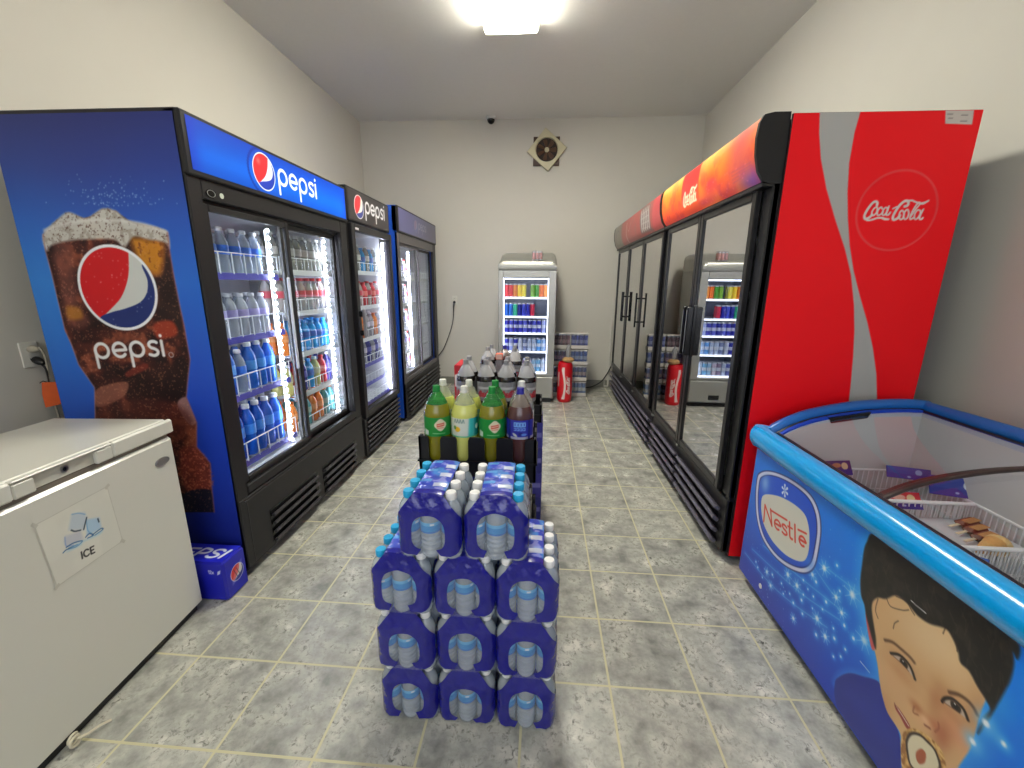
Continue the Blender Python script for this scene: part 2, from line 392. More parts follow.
# ------------------------------------------------------------------ camera and view
cam = bpy.data.cameras.new('camera'); cam.sensor_fit = 'HORIZONTAL'; cam.sensor_width = 36; cam.lens = 36*FPX/1024; cam.clip_start = .02
camo = bpy.data.objects.new('camera', cam); COL.objects.link(camo)
R_ = Matrix(((AX_R[0], AX_U[0], -AX_F[0]), (AX_R[1], AX_U[1], -AX_F[1]), (AX_R[2], AX_U[2], -AX_F[2])))
camo.matrix_world = Matrix.Translation(Vector(CAMP)) @ R_.to_4x4()
SC.camera = camo
w = bpy.data.worlds.new('world'); w.use_nodes = True; w.node_tree.nodes['Background'].inputs['Color'].default_value = (.8, .85, 1, 1); w.node_tree.nodes['Background'].inputs['Strength'].default_value = .3; SC.world = w
vs = SC.view_settings; vs.view_transform = 'Standard'; vs.look = 'None'; vs.exposure = 0.82; vs.gamma = 1; vs.use_curve_mapping = False
SC.cycles.max_bounces = 10; SC.cycles.diffuse_bounces = 5; SC.cycles.glossy_bounces = 5; SC.cycles.transmission_bounces = 8; SC.cycles.transparent_max_bounces = 32
SC.cycles.use_denoising = True; SC.cycles.sample_clamp_indirect = 6
SC.cycles.caustics_reflective = False; SC.cycles.caustics_refractive = False
# ------------------------------------------------------------------ common cooler parts
BLK = M('black_plastic', (30, 29, 31), .42, noise=.1, nscale=60)
BLK2 = M('black_gloss', (20, 20, 23), .22)
DGREY = M('charcoal_louvre', (62, 60, 62), .38, noise=.08)
STEEL = M('brushed_steel', (182, 182, 178), .32, metal=1.)
CHROME = M('chrome', (220, 220, 220), .12, metal=1.)
LINER = M('liner_white', (206, 206, 212), .45, noise=.03)
WIRE = M('white_wire', (235, 236, 238), .3)
GLASS = clear_mat('door_glass', (246, 250, 250), 1.5)
GLASSD = clear_mat('door_glass_coated', (236, 240, 238), 1.5, gmin=.86)
LEDW = M('led_white', (255, 255, 255), .3, emit=34, ecol=(238, 242, 255))
LEDV = M('led_violet', (255, 255, 255), .3, emit=30, ecol=(226, 220, 255))
LEDBAR = M('led_carrier', (225, 228, 235), .4); LEDFILL = M('led_inner_fill', (240, 242, 250), .4, emit=16, ecol=(236, 238, 255))  # inner face is a hidden glow added to brighten the shelves
PRICE_BLUE = M('price_strip_blue', (92, 88, 190), .35)
PRICE_WHITE = M('price_strip_white', (222, 222, 226), .35)

def cabinet(root, sx, W, D, z0, z1, t, mats, ih0, ih1):
    """open-fronted carcass: x runs sx*(-D .. 0); mats outside, inside; ih0/ih1 inside floor and ceiling heights"""
    b = MB(); f = lambda x: sx*x
    b.box(f(-D), 0, z0, f(-.004), t, z1, 0, .004); b.box(f(-D), W-t, z0, f(-.004), W, z1, 0, .004)
    b.box(f(-D), t, z0, f(-D+.03), W-t, z1, 0); b.box(f(-D+.03), t, ih1, f(-.06), W-t, z1, 0); b.box(f(-D+.03), t, z0, f(-.06), W-t, ih0, 0)
    g = .006
    b.box(f(-D+.03), t, ih0, f(-D+.03+g), W-t, ih1, 1); b.box(f(-D+.03), t, ih0, f(-.07), t+g, ih1, 1); b.box(f(-D+.03), W-t-g, ih0, f(-.07), W-t, ih1, 1)
    b.box(f(-D+.03), t, ih0, f(-.07), W-t, ih0+g, 1); b.box(f(-D+.03), t, ih1-g, f(-.07), W-t, ih1, 1)
    return b.build('cabinet', mats, root)
def rect_frame(b, xa, xb, y0, y1, z0, z1, wl, wr, wt, wb, m=0, bev=.004):
    b.box(xa, y0, z0, xb, y0+wl, z1, m, bev); b.box(xa, y1-wr, z0, xb, y1, z1, m, bev)
    b.box(xa, y0+wl, z1-wt, xb, y1-wr, z1, m, bev); b.box(xa, y0+wl, z0, xb, y1-wr, z0+wb, m, bev)
def led_strip(root, sx, x, y, z0, z1, mat, n=32, w=.010):
    b = MB(); b.box(sx*(x-.008), y-w, z0, sx*x, y+w, z1, 1, .002); b.box(sx*(x-.012), y-w*.8, z0+.01, sx*(x-.0085), y+w*.8, z1-.01, 2)
    for k in range(n):
        z = z0+.012+(z1-z0-.024)*k/(n-1); b.box(sx*x, y-.0075, z-.0065, sx*(x+.005), y+.0075, z+.0065, 0, .002)
    return b.build('light_strip', [mat, LEDBAR, LEDFILL], root)
def shelf(root, sx, x0, x1, y0, y1, z, strip, guard=.09, pitch=.075):
    """wire deck from x0 (rear) to x1 (front) with a price strip and a wire guard"""
    b = MB(); r = .0022
    n = max(4, int((y1-y0)/.05))
    for k in range(n+1):
        y = y0+.006+(y1-y0-.012)*k/n; b.box(sx*x0, y-r, z-.006, sx*x1, y+r, z-.002, 0)
    for xx in (x0, (x0+x1)/2, x1-.004): b.box(sx*xx, y0, z-.01, sx*(xx+.006), y1, z-.005, 0)
    b.box(sx*x1, y0+.004, z-.026, sx*(x1+.004), y1-.004, z+.006, 1, .001)
    if guard:
        b.box(sx*(x1+.001), y0+.004, z+guard-.005, sx*(x1+.007), y1-.004, z+guard, 0, .001)
        m = max(2, int((y1-y0)/pitch))
        for k in range(m+1):
            y = y0+.008+(y1-y0-.016)*k/m; b.box(sx*(x1+.002), y-.002, z, sx*(x1+.006), y+.002, z+guard, 0)
    return b.build('shelf', [WIRE, strip], root)
def globe(A, cx, cy, r, ring=(236, 238, 240), red=(214, 28, 38), white=(226, 228, 224), blue=(30, 48, 128)):
    """the red, white and blue roundel, drawn in its own unit circle"""
    A.ell(cx, cy, r, r, ring); A.ell(cx, cy, r*.93, r*.93, white)
    q = lambda P: [(cx+r*a, cy+r*b) for a, b in P]
    mk = np.clip(.5-(np.sqrt((A.U-cx)**2+(A.V-cy)**2)-r*.93)/A.res, 0, 1)
    A.poly(q([(.42, .97), (0, 1.15), (-.6, .95), (-1.1, .5), (-1.15, -.2), (-.75, -.72), (-.62, -.72), (-.3, -.5), (.05, -.2), (.3, .2), (.42, .6)]), red, mask=mk)
    A.poly(q([(.74, .55), (.8, .2), (.72, -.1), (.5, -.32), (.1, -.47), (-.3, -.57), (-.62, -.72), (-.5, -1.1), (.2, -1.2), (.8, -.9), (1.15, -.2), (1.05, .4)]), blue, mask=mk)
def brand(A, x, y, h, col, wd=.2, dirn=1):
    return write(A, 'pepsi', lambda a, b: (x+dirn*a*h, y+b*h), h*wd, col)

# ---- small drinks standing in coolers -------------------------------------------------
BOT = {}
def bottle_kind(k, body, cap, label, h=.21, r=.031, lz=(.42, .62), milky=.55, waist=.9):
    bm = clear_mat('bottle_'+k, (240, 244, 250), 1.33, .03, body, milky)
    cm = M('cap_'+k, cap, .4); lm = M('label_'+k, label, .35, noise=.25, nscale=90)
    p = [(0, 0), (r*.85, 0), (r, .008), (r, h*.3), (r*waist, h*.36), (r, h*.42), (r, h*.62), (r*.97, h*.68), (r*.8, h*.78), (r*.48, h*.87), (r*.42, h*.9), (r*.42, h*.93)]
    a = MB().lathe(p, 14).mesh(k+'_body', [bm]); c = MB().lathe([(0, h*.915), (r*.5, h*.915), (r*.52, h*.92), (r*.52, h*.985), (r*.45, h), (0, h)], 12).mesh(k+'_cap', [cm])
    l = MB().lathe([(r*1.015, h*lz[0]), (r*1.02, h*lz[0]+.003), (r*1.02, h*lz[1]-.003), (r*1.015, h*lz[1])], 14).mesh(k+'_label', [lm])
    one = MB(); one.lathe(p, 12, 0); one.lathe([(0, h*.915), (r*.52, h*.915), (r*.52, h*.985), (0, h)], 10, 1); one.lathe([(r*1.02, h*lz[0]), (r*1.02, h*lz[1])], 12, 2)
    BOT[k] = (a, c, l, one.mesh(k+'_bottle', [bm, cm, lm]), h)
bottle_kind('aqua', (214, 224, 234), (240, 240, 240), (62, 118, 220), .215, .032, milky=.4)
bottle_kind('lavender', (215, 218, 224), (235, 235, 238), (170, 160, 215), .21, .032, milky=.4)
bottle_kind('sport_blue', (40, 120, 232), (236, 238, 240), (90, 160, 240), .24, .034, milky=.8)
bottle_kind('deep_blue', (24, 104, 226), (238, 238, 240), (60, 140, 236), .27, .036, milky=.85)
bottle_kind('smoke', (190, 190, 180), (205, 205, 200), (196, 194, 186), .21, .031, milky=.45)
bottle_kind('pink_top', (214, 206, 200), (208, 60, 62), (196, 70, 84), .2, .032, milky=.45)
bottle_kind('orange', (236, 130, 52), (240, 120, 40), (226, 150, 90), .19, .032, milky=.95)
bottle_kind('teal', (86, 160, 166), (226, 120, 50), (150, 176, 170), .19, .032, milky=.95)
bottle_kind('scarlet', (206, 34, 52), (214, 40, 50), (226, 120, 110), .19, .032, milky=.95)
bottle_kind('straw', (206, 200, 120), (220, 222, 214), (196, 190, 150), .19, .032, milky=.9)
bottle_kind('azure', (40, 160, 232), (52, 150, 230), (70, 110, 190), .19, .032, milky=.95)
bottle_kind('indigo', (60, 60, 150), (225, 225, 230), (92, 90, 178), .2, .031, milky=.8)
bottle_kind('pale', (214, 212, 220), (232, 232, 236), (200, 190, 206), .2, .031, milky=.45)
def bottles(kinds, x, ys, z, label, group, parts=True, jit=.003):
    for i, y in enumerate(ys):
        k = kinds[i % len(kinds)]; a, c, l, one, h = BOT[k]
        loc = (x+random.uniform(-jit, jit), y+random.uniform(-jit, jit), z)
        if parts:
            o = put('bottle', a); o.location = loc; put('cap', c, o); put('label', l, o)
        else: o = put('bottle', one); o.location = loc
        o.rotation_euler = (0, 0, random.uniform(0, 6))
        tag(o, label[k] if isinstance(label, dict) else label, 'bottle', (group[k] if isinstance(group, dict) else group))

# ================================================================== large blue cooler with two sliding doors
X1 = -.11; Y1 = .43; W1 = 1.33; D1 = .755
c1 = thing('drinks_cooler', (X1, Y1, 0), 'tall blue two-door drinks cooler with a cola glass printed on its side', 'cooler', None)
NAVY = M('cooler_navy', (30, 40, 120), .35)
cabinet(c1, 1, W1, D1, .05, 2.0, .05, [BLK, LINER], .44, 1.70)
# printed side
A = Art(-D1-.0, -.012, .08, 1.985, .003, (36, 60, 150))
v = (A.V-.08)/1.9; u = (A.U+D1)/D1
key = [(0, (16, 22, 92)), (.12, (22, 36, 130)), (.3, (26, 60, 168)), (.5, (36, 92, 196)), (.68, (46, 118, 208)), (.8, (44, 84, 178)), (.9, (46, 60, 136)), (1, (44, 50, 112))]
for c in range(3): A.C[..., c] = np.interp(v, [k[0] for k in key], [k[1][c] for k in key])
A.glow(-.75, 1.3, .35, .45, (60, 140, 222), .55); A.glow(-.1, 1.25, .3, .5, (44, 104, 206), .5); A.glow(-.08, .7, .16, .5, (30, 62, 190), .6)
pz = lambda x, y: (lambda q: (q[0]-X1, q[2]))(hit(x, y, (0, Y1, 0), (0, 1, 0)))
P4 = lambda L: [pz(40+a/5.906, 200+b/5.906) for a, b in L]
P5 = lambda L: [pz(60+a/3.656, 310+b/3.656) for a, b in L]
glassL = P4([(20, 205), (35, 300), (75, 450), (110, 600), (150, 768)])+P5([(45, 130), (70, 200), (128, 283), (130, 400), (128, 520), (120, 660), (120, 740)])
glassR = P5([(565, 738), (555, 650), (550, 560), (500, 500), (500, 410), (462, 318), (470, 235), (476, 180), (455, 60)])+P4([(830, 640), (790, 440), (765, 285), (755, 195)])
top = P4([(700, 165), (530, 125), (450, 65), (370, 52), (300, 98), (260, 108), (170, 72), (100, 120)])
body = glassL+glassR+top
mk = A.alpha(body, .006, sm=False)
A.put((slice(None), slice(None)), mk, (54, 22, 20))
n1 = A.noise(.05, 3); n2 = A.noise(.016, 9); n3 = A.noise(.007, 21, 2)
A.put((slice(None), slice(None)), mk*np.clip((n1-.45)*3.2, 0, .8), (112, 52, 38))
A.put((slice(None), slice(None)), mk*np.clip((n1-.62)*4, 0, .6), (168, 92, 62))
A.put((slice(None), slice(None)), mk*np.clip((.42-n1)*5, 0, .9), (26, 12, 14))
A.poly(P4([(745, 260), (850, 768), (700, 768), (690, 560), (640, 460), (720, 430)]), (36, 22, 22), .03, mask=mk, op=.85)
A.poly(P5([(255, 230), (470, 190), (470, 250), (455, 330), (260, 330)]), (30, 14, 15), .03, mask=mk, op=.8)
A.poly(P4([(80, 270), (170, 250), (210, 430), (230, 620), (300, 720), (180, 740), (110, 480)]), (128, 78, 68), .03, mask=mk, op=.55)
A.poly(P4([(545, 225), (640, 235), (725, 260), (720, 400), (690, 440), (620, 400), (560, 300)]), (214, 140, 34), .03, mask=mk, op=.9)
A.put((slice(None), slice(None)), A.alpha(P4([(545, 225), (640, 235), (725, 260), (720, 400), (690, 440), (620, 400), (560, 300)]), .02)*np.clip((n2-.52)*6, 0, .8), (120, 60, 20))
A.poly(P4([(160, 630), (240, 640), (250, 700), (170, 700)]), (196, 130, 40), .02, mask=mk, op=.7)
A.poly(P5([(345, 50), (410, 40), (430, 90), (360, 105)]), (170, 60, 36), .015, mask=mk, op=.85); A.poly(P5([(245, 225), (310, 195), (320, 215), (250, 245)]), (130, 48, 36), .01, mask=mk, op=.8)
A.poly(P5([(135, 290), (245, 262), (232, 318), (140, 355)]), (158, 98, 78), .008, mask=mk, op=.8); A.poly(P5([(430, 345), (465, 320), (500, 405), (470, 415)]), (168, 128, 124), .008, mask=mk, op=.8)
A.poly(P5([(140, 360), (300, 320), (440, 350), (480, 430), (300, 470), (140, 430)]), (86, 38, 32), .03, mask=mk, op=.6)
A.poly(P5([(440, 520), (500, 505), (550, 570), (555, 655), (470, 665)]), (124, 52, 44), .015, mask=mk, op=.8)
A.put((slice(None), slice(None)), A.alpha(P5([(440, 520), (500, 505), (550, 570), (555, 655), (470, 665)]), .02)*np.clip((n3-.5)*5, 0, .8), (180, 90, 66))
A.poly(P5([(460, 668), (556, 660), (566, 740), (470, 740)]), (24, 24, 44), .006, mask=mk)
sp = np.clip((n3-.68)*12, 0, 1)*mk; A.put((slice(None), slice(None)), sp*.38, (206, 140, 106))
foam = P4([(20, 205), (100, 120), (170, 72), (260, 108), (300, 98), (370, 52), (450, 65), (530, 125), (700, 165), (755, 195), (768, 285), (740, 250), (640, 232), (555, 215), (500, 280), (440, 235), (300, 232), (180, 240), (75, 265), (40, 300)])
fm = A.alpha(foam, .012); A.put((slice(None), slice(None)), fm*.95, (206, 204, 194)); A.put((slice(None), slice(None)), fm*np.clip((n2-.5)*4, 0, .6), (150, 138, 124)); A.put((slice(None), slice(None)), fm*np.clip((n3-.66)*9, 0, .8), (100, 72, 62))
A.stroke(P4([(30, 180), (200, 130), (400, 120), (600, 140), (750, 190)]), .012, (222, 220, 214), .012, op=.7)
A.stroke(glassL[:12], .006, (190, 140, 130), .006, sm=False, op=.6); A.stroke(glassR, .007, (170, 110, 110), .007, sm=False, op=.6)
r2 = np.random.default_rng(4)
for _ in range(130):
    a, b = r2.normal(110, 24), 206-abs(r2.normal(0, 13)); q = pz(a, b); A.ell(q[0], q[1], .0022, .0022, (170, 200, 232), .004, op=r2.uniform(.2, .8))
globe(A, -.482-X1, 1.345, .172, red=(206, 24, 32), white=(206, 208, 202), blue=(34, 50, 112))
for _ in range(50):
    a, b = r2.uniform(-.15, .15, 2); A.ell(-.482-X1+a, 1.345+b, .003, .003, (226, 220, 214), .004, op=.35)
q0 = pz(97, 360); q1 = pz(167, 357)
hx = (q1[0]-q0[0])/4.75
write(A, 'pepsi', lambda a, b: (q0[0]+a*hx, q0[1]+.005+(q1[1]-q0[1])*a/4.75+b*hx*1.0), hx*.2, (232, 232, 230))
A.stroke(_arc(q1[0]+.022, q1[1]+.01, .01, 0, 360), .0025, (220, 220, 220))
me = A.mesh('side_graphic', lambda U, V: (U, 0*U-.0015, V), art_mat('printed_side', .4, spec=.3)); put('side_graphic', me, c1)
# black front frame
b = MB(); b.box(-.03, 0, .05, .0, .07, 1.775, 0, .004); b.box(-.03, W1-.09, .05, 0, W1, 1.775, 0, .004); b.box(-.03, .07, 1.70, 0, W1-.09, 1.775, 0, .004); b.box(-.03, .07, .40, .004, W1-.09, .445, 0, .004)
b.box(-.09, .07, 1.685, -.03, W1-.09, 1.70, 0); b.build('front_frame', [BLK], c1)
b = MB(); b.box(-.05, 0, 1.775, .012, W1, 2.0, 0, .006); sg = b.build('header_sign', [BLK], c1)
A = Art(.025, W1-.02, 1.795, 1.985, .0018, (10, 92, 226))
u = (A.U-.025)/(W1-.045); vv = (A.V-1.795)/.19
for c, (lo, hi) in enumerate(((6, 2), (56, 98), (176, 222))): A.C[..., c] = lo+(hi-lo)*np.clip(1.1-1.4*abs(vv-.35), 0, 1)
A.glow(.0, 1.89, .06, .3, (26, 48, 190), .8); A.glow(W1, 1.89, .05, .3, (20, 60, 200), .7)
for k in range(26):
    a = PI*.55+PI*.95*k/25; A.ell(.467+.115*math.cos(a), 1.886+.105*math.sin(a), .007, .007, (10, 40, 150), .006, op=.7)
globe(A, .467, 1.89, .084, red=(232, 46, 52), white=(225, 232, 246), blue=(34, 62, 180)); A.ell(.43, 1.93, .012, .012, (240, 130, 120), .02, op=.7)
brand(A, .575, 1.858, .079, (244, 248, 255))
put('sign_face', A.mesh('sign_face', lambda U, V: (0*U+.0135, U, V), art_mat('sign_lit', .5, emit=.2, spec=.2)), sg)
# kick panel with vents
b = MB(); b.box(-.03, 0, .04, .004, W1, .392, 0, .004)
b.box(.004, .03, .375, .007, W1-.02, .379, 1)
b.box(.004, .045, .05, .006, .048, .37, 1)
for (ya, yb) in ((.20, .64), (.72, 1.17)):
    b.box(.0035, ya-.01, .055, .0048, yb+.012, .245, 2, 0)
    for k in range(4):
        z = .07+.047*k
        X = Matrix.Translation((.006, 0, z)) @ Matrix.Rotation(math.radians(-38), 4, 'Y'); b.box(-.004, ya, -.012, .018, yb, .003, 1, .002, X)
b.build('kick_panel', [BLK, DGREY, BLK2], c1)
for yy in (.05, W1-.05):
    for xx in (-.06, -D1+.08): MB().lathe([(0, 0), (.02, 0), (.02, .03), (.012, .035), (.012, .05), (0, .05)], 12, 0, (xx, yy, 0)).build('foot', BLK, c1)
# two sliding doors
for i, (ya, yb, xo) in enumerate(((.072, .66, -.012), (.635, W1-.092, -.045))):
    b = MB(); rect_frame(b, xo-.022, xo, ya, yb, .446, 1.684, .034, .03, .028, .03)
    d = b.build('door', [BLK], c1); MB().box(xo-.014, ya+.03, .47, xo-.008, yb-.027, 1.66).build('glass', GLASS, d)
    if i == 0:
        MB().box(xo, yb-.075, .90, xo+.012, yb-.058, 1.40, 0, .004).build('handle', M('handle_white', (222, 226, 236), .3), d)
        b = MB(); b.lathe([(0, 0), (.026, 0), (.026, .003), (0, .003)], 20, 0, X=Matrix.Translation((.0, .115, 1.725)) @ Matrix.Rotation(PI/2, 4, 'Y') @ Matrix.Scale(.62, 4, (1, 0, 0)))
        b.lathe([(.019, .003), (.021, .005), (.023, .003)], 20, 1, X=Matrix.Translation((.0, .115, 1.725)) @ Matrix.Rotation(PI/2, 4, 'Y') @ Matrix.Scale(.62, 4, (1, 0, 0)))
        b.build('badge', [BLK2, STEEL], c1); MB().lathe([(0, 0), (.011, 0), (.011, .002), (0, .002)], 16, 0, X=Matrix.Translation((0, .175, 1.727)) @ Matrix.Rotation(PI/2, 4, 'Y')).build('round_sticker', M('sticker_green_white', (214, 224, 208), .5), c1)
led_strip(c1, 1, -.085, .585, .46, 1.65, LEDW); led_strip(c1, 1, -.085, 1.165, .46, 1.65, LEDW)
led_strip(c1, 1, -.085, .06+.0, .46, 1.65, LEDW, 44)
sets = [(.055, .665, [(1.41, ['aqua'], 'clear water bottle with a blue label on the top shelf, behind the near sliding door'), (1.11, ['lavender'], 'clear bottle with a lavender label on the second shelf, behind the near sliding door'),
                      (.83, ['sport_blue', 'sport_blue', 'sport_blue', 'aqua'], 'blue drink bottle on the third shelf, behind the near sliding door'), (.49, ['deep_blue'], 'tall blue drink bottle on the bottom shelf, behind the near sliding door')]),
        (.675, W1-.055, [(1.44, ['smoke'], 'greyish clear bottle on the top shelf, behind the far sliding door'), (1.20, ['pink_top'], 'clear bottle with a red cap on the second shelf, behind the far sliding door'),
                      (.95, ['orange', 'azure', 'azure', 'azure', 'azure', 'azure', 'azure'], 'small drink bottle on the middle shelf, behind the far sliding door'), (.70, ['straw', 'scarlet', 'indigo', 'azure'], 'juice bottle on the fourth shelf, behind the far sliding door'), (.47, ['orange', 'teal', 'teal', 'orange'], 'juice bottle on the bottom shelf, behind the far sliding door')])]
CW = {'aqua': 'clear blue-labelled', 'sport_blue': 'bright blue', 'orange': 'orange', 'azure': 'light blue', 'straw': 'straw yellow', 'scarlet': 'red', 'indigo': 'dark indigo', 'teal': 'teal'}
for si, (ya, yb, rows) in enumerate(sets):
    for ri, (z, kinds, lab) in enumerate(rows):
        shelf(c1, 1, -D1+.06, -.105, ya, yb, z, PRICE_BLUE if si == 0 else PRICE_WHITE, .1 if si == 0 else .075, .085)
        ys = [Y1+ya+.045+.078*k for k in range(7)]
        for xx in (-.16, -.235):
            lb = lab; gp = lab.split(', ')[0].split(' on the ')[1]+(' near door' if si == 0 else ' far door')
            if len(set(kinds)) > 1:
                lb = {k: lab.replace('blue drink', CW[k]+' drink').replace('small drink', 'small '+CW[k]+' drink').replace('juice', CW[k]+' juice') for k in set(kinds)}
                gp = {k: CW[k]+' bottles, '+gp for k in set(kinds)}
            else: gp = 'bottles, '+gp
            bottles(kinds, X1+xx, ys, z+.0, lb, gp)

# ================================================================== middle black cooler, one hinged door
X2 = -.12; Y2 = 1.80; W2 = .80; D2 = .76
c2 = thing('drinks_cooler', (X2, Y2, 0), 'narrow black single-door drinks cooler with a dark header, second from the front on the left', 'cooler', None)
cabinet(c2, 1, W2, D2, .04, 2.03, .045, [BLK, LINER], .38, 1.76)
b = MB(); b.box(-.05, .0, 1.80, .012, W2, 2.03, 0, .006); sg = b.build('header_sign', [BLK], c2)
A = Art(.02, W2-.02, 1.815, 2.018, .003, (52, 47, 50))
globe(A, .19, 1.915, .082, red=(206, 52, 60), white=(226, 220, 214), blue=(52, 60, 140)); brand(A, .30, 1.89, .085, (226, 226, 230), .2)
put('sign_face', A.mesh('sign_face', lambda U, V: (0*U+.0135, U, V), art_mat('sign_dim', .35)), sg)
b = MB(); rect_frame(b, -.01, .028, .005, W2-.005, .345, 1.785, .055, .05, .05, .05); d = b.build('door', [BLK], c2)
MB().box(.004, .055, .39, .010, W2-.05, 1.74).build('glass', GLASS, d)
b = MB(); b.box(.028, .015, .99, .06, .034, 1.03, 0, .004); b.box(.028, .015, 1.13, .06, .034, 1.17, 0, .004); b.box(.055, .010, .975, .075, .040, 1.185, 1, .006); b.build('handle', [BLK2, M('handle_steel', (150, 150, 152), .3, metal=.7)], d)
MB().box(.0285, .06, 1.745, .0295, .12, 1.76).build('maker_plate', M('plate_white', (215, 215, 215), .4), d)
b = MB(); b.box(-.03, 0, .03, .0, W2, .335, 0, .004)
for k in range(7):
    X = Matrix.Translation((.004, 0, .05+.04*k)) @ Matrix.Rotation(math.radians(-35), 4, 'Y'); b.box(-.004, .045, -.012, .022, W2-.01, .004, 1, .002, X)
b.box(0, 0, .03, .016, .04, .335, 0, .003); b.build('grille', [BLK, DGREY], c2)
MB().box(-D2+.05, .05, 0, -.05, W2-.05, .035).build('plinth', BLK, c2)
led_strip(c2, 1, -.03, W2-.075, .40, 1.72, LEDV, 50, .014); led_strip(c2, 1, -.05, .065, .40, 1.72, LEDV, 50)
for z, kinds, lab in ((1.46, ['azure', 'smoke'], 'light blue or clear bottle on the top shelf of the narrow black cooler'), (1.19, ['scarlet', 'pink_top'], 'red drink bottle on the second shelf of the narrow black cooler'), (.93, ['orange', 'pale', 'pale'], 'pale or orange bottle on the third shelf of the narrow black cooler'), (.72, ['indigo', 'pale'], 'indigo bottle on the fourth shelf of the narrow black cooler'), (.56, [], ''), (.40, ['pale', 'smoke'], '')):
    shelf(c2, 1, -D2+.06, -.06, .05, W2-.05, z, PRICE_BLUE if z < .8 else PRICE_WHITE, .07)
    for xx in ((-.11, -.19) if kinds and lab else ()): bottles(kinds, X2+xx, [Y2+.1+.085*k for k in range(8)], z, lab, 'bottles, '+lab.split(' on the ')[1].split(' of ')[0]+' of narrow cooler', False)

# ================================================================== far blue-sided cooler with two sliding doors
X3 = -.085; Y3 = 2.74; W3 = 1.38; D3 = .8
c3 = thing('drinks_cooler', (X3, Y3, 0), 'blue-sided two-door drinks cooler standing nearest the back wall on the left', 'cooler', None)
SIDEB = M('cooler_side_blue', (34, 82, 190), .35)
cabinet(c3, 1, W3, D3, .04, 2.06, .05, [SIDEB, LINER], .43, 1.78)
FAWN = M('cooler_frame_grey', (88, 84, 86), .4, noise=.05)
b = MB(); b.box(-.05, .0, 1.83, .012, W3, 2.06, 0, .006); sg = b.build('header_sign', [BLK], c3)
A = Art(.02, W3-.02, 1.845, 2.045, .004, (92, 92, 142)); A.glow(1.2, 1.95, .5, .3, (86, 84, 108), .7)
for c, k in ((0, 0), (1, 0), (2, 0)): pass
globe(A, .55, 1.945, .06, (120, 120, 156), (134, 108, 140), (128, 128, 158), (96, 98, 152)); brand(A, .64, 1.925, .065, (140, 140, 166))
put('sign_face', A.mesh('sign_face', lambda U, V: (0*U+.0135, U, V), art_mat('sign_off', .3)), sg)
b = MB(); b.box(-.03, 0, .04, .0, .05, 1.83, 0, .004); b.box(-.03, W3-.12, .04, 0, W3, 1.83, 1, .004); b.box(-.03, .05, 1.74, 0, W3-.12, 1.83, 0, .004); b.box(-.03, .05, .40, .004, W3-.12, .445, 0, .004); b.build('front_frame', [FAWN, BLK], c3)
for i, (ya, yb, xo) in enumerate(((.05, .70, -.012), (.67, W3-.12, -.04))):
    b = MB(); rect_frame(b, xo-.02, xo, ya, yb, .446, 1.74, .028, .026, .026, .03); d = b.build('door', [FAWN if i == 0 else BLK], c3); MB().box(xo-.014, ya+.025, .47, xo-.008, yb-.024, 1.716).build('glass', GLASS, d)
b = MB(); b.box(-.03, 0, .04, .004, W3, .395, 0, .004)
for k in range(7):
    X = Matrix.Translation((.008, 0, .06+.045*k)) @ Matrix.Rotation(math.radians(-35), 4, 'Y')
    for ya, yb in ((.05, .66), (.72, 1.33)): b.box(-.004, ya, -.012, .022, yb, .004, 1, .002, X)
b.build('grille', [BLK, DGREY], c3)
MB().box(-D3+.05, .05, 0, -.05, W3-.05, .045).build('plinth', BLK, c3)
led_strip(c3, 1, -.085, .56, .46, 1.70, LEDV, 46, .022); led_strip(c3, 1, -.085, .06, .46, 1.70, LEDV, 46)
for z in (1.42, 1.16, .90, .66, .46):
    shelf(c3, 1, -D3+.06, -.105, .055, W3-.055, z, PRICE_WHITE, .07)
    bottles(['pale', 'lavender', 'pink_top', 'pale'], X3-.16, [Y3+.1+.085*k for k in range(7)], z, 'pale bottle behind the sliding glass of the blue-sided cooler by the back wall', 'bottles in the far left cooler', False)
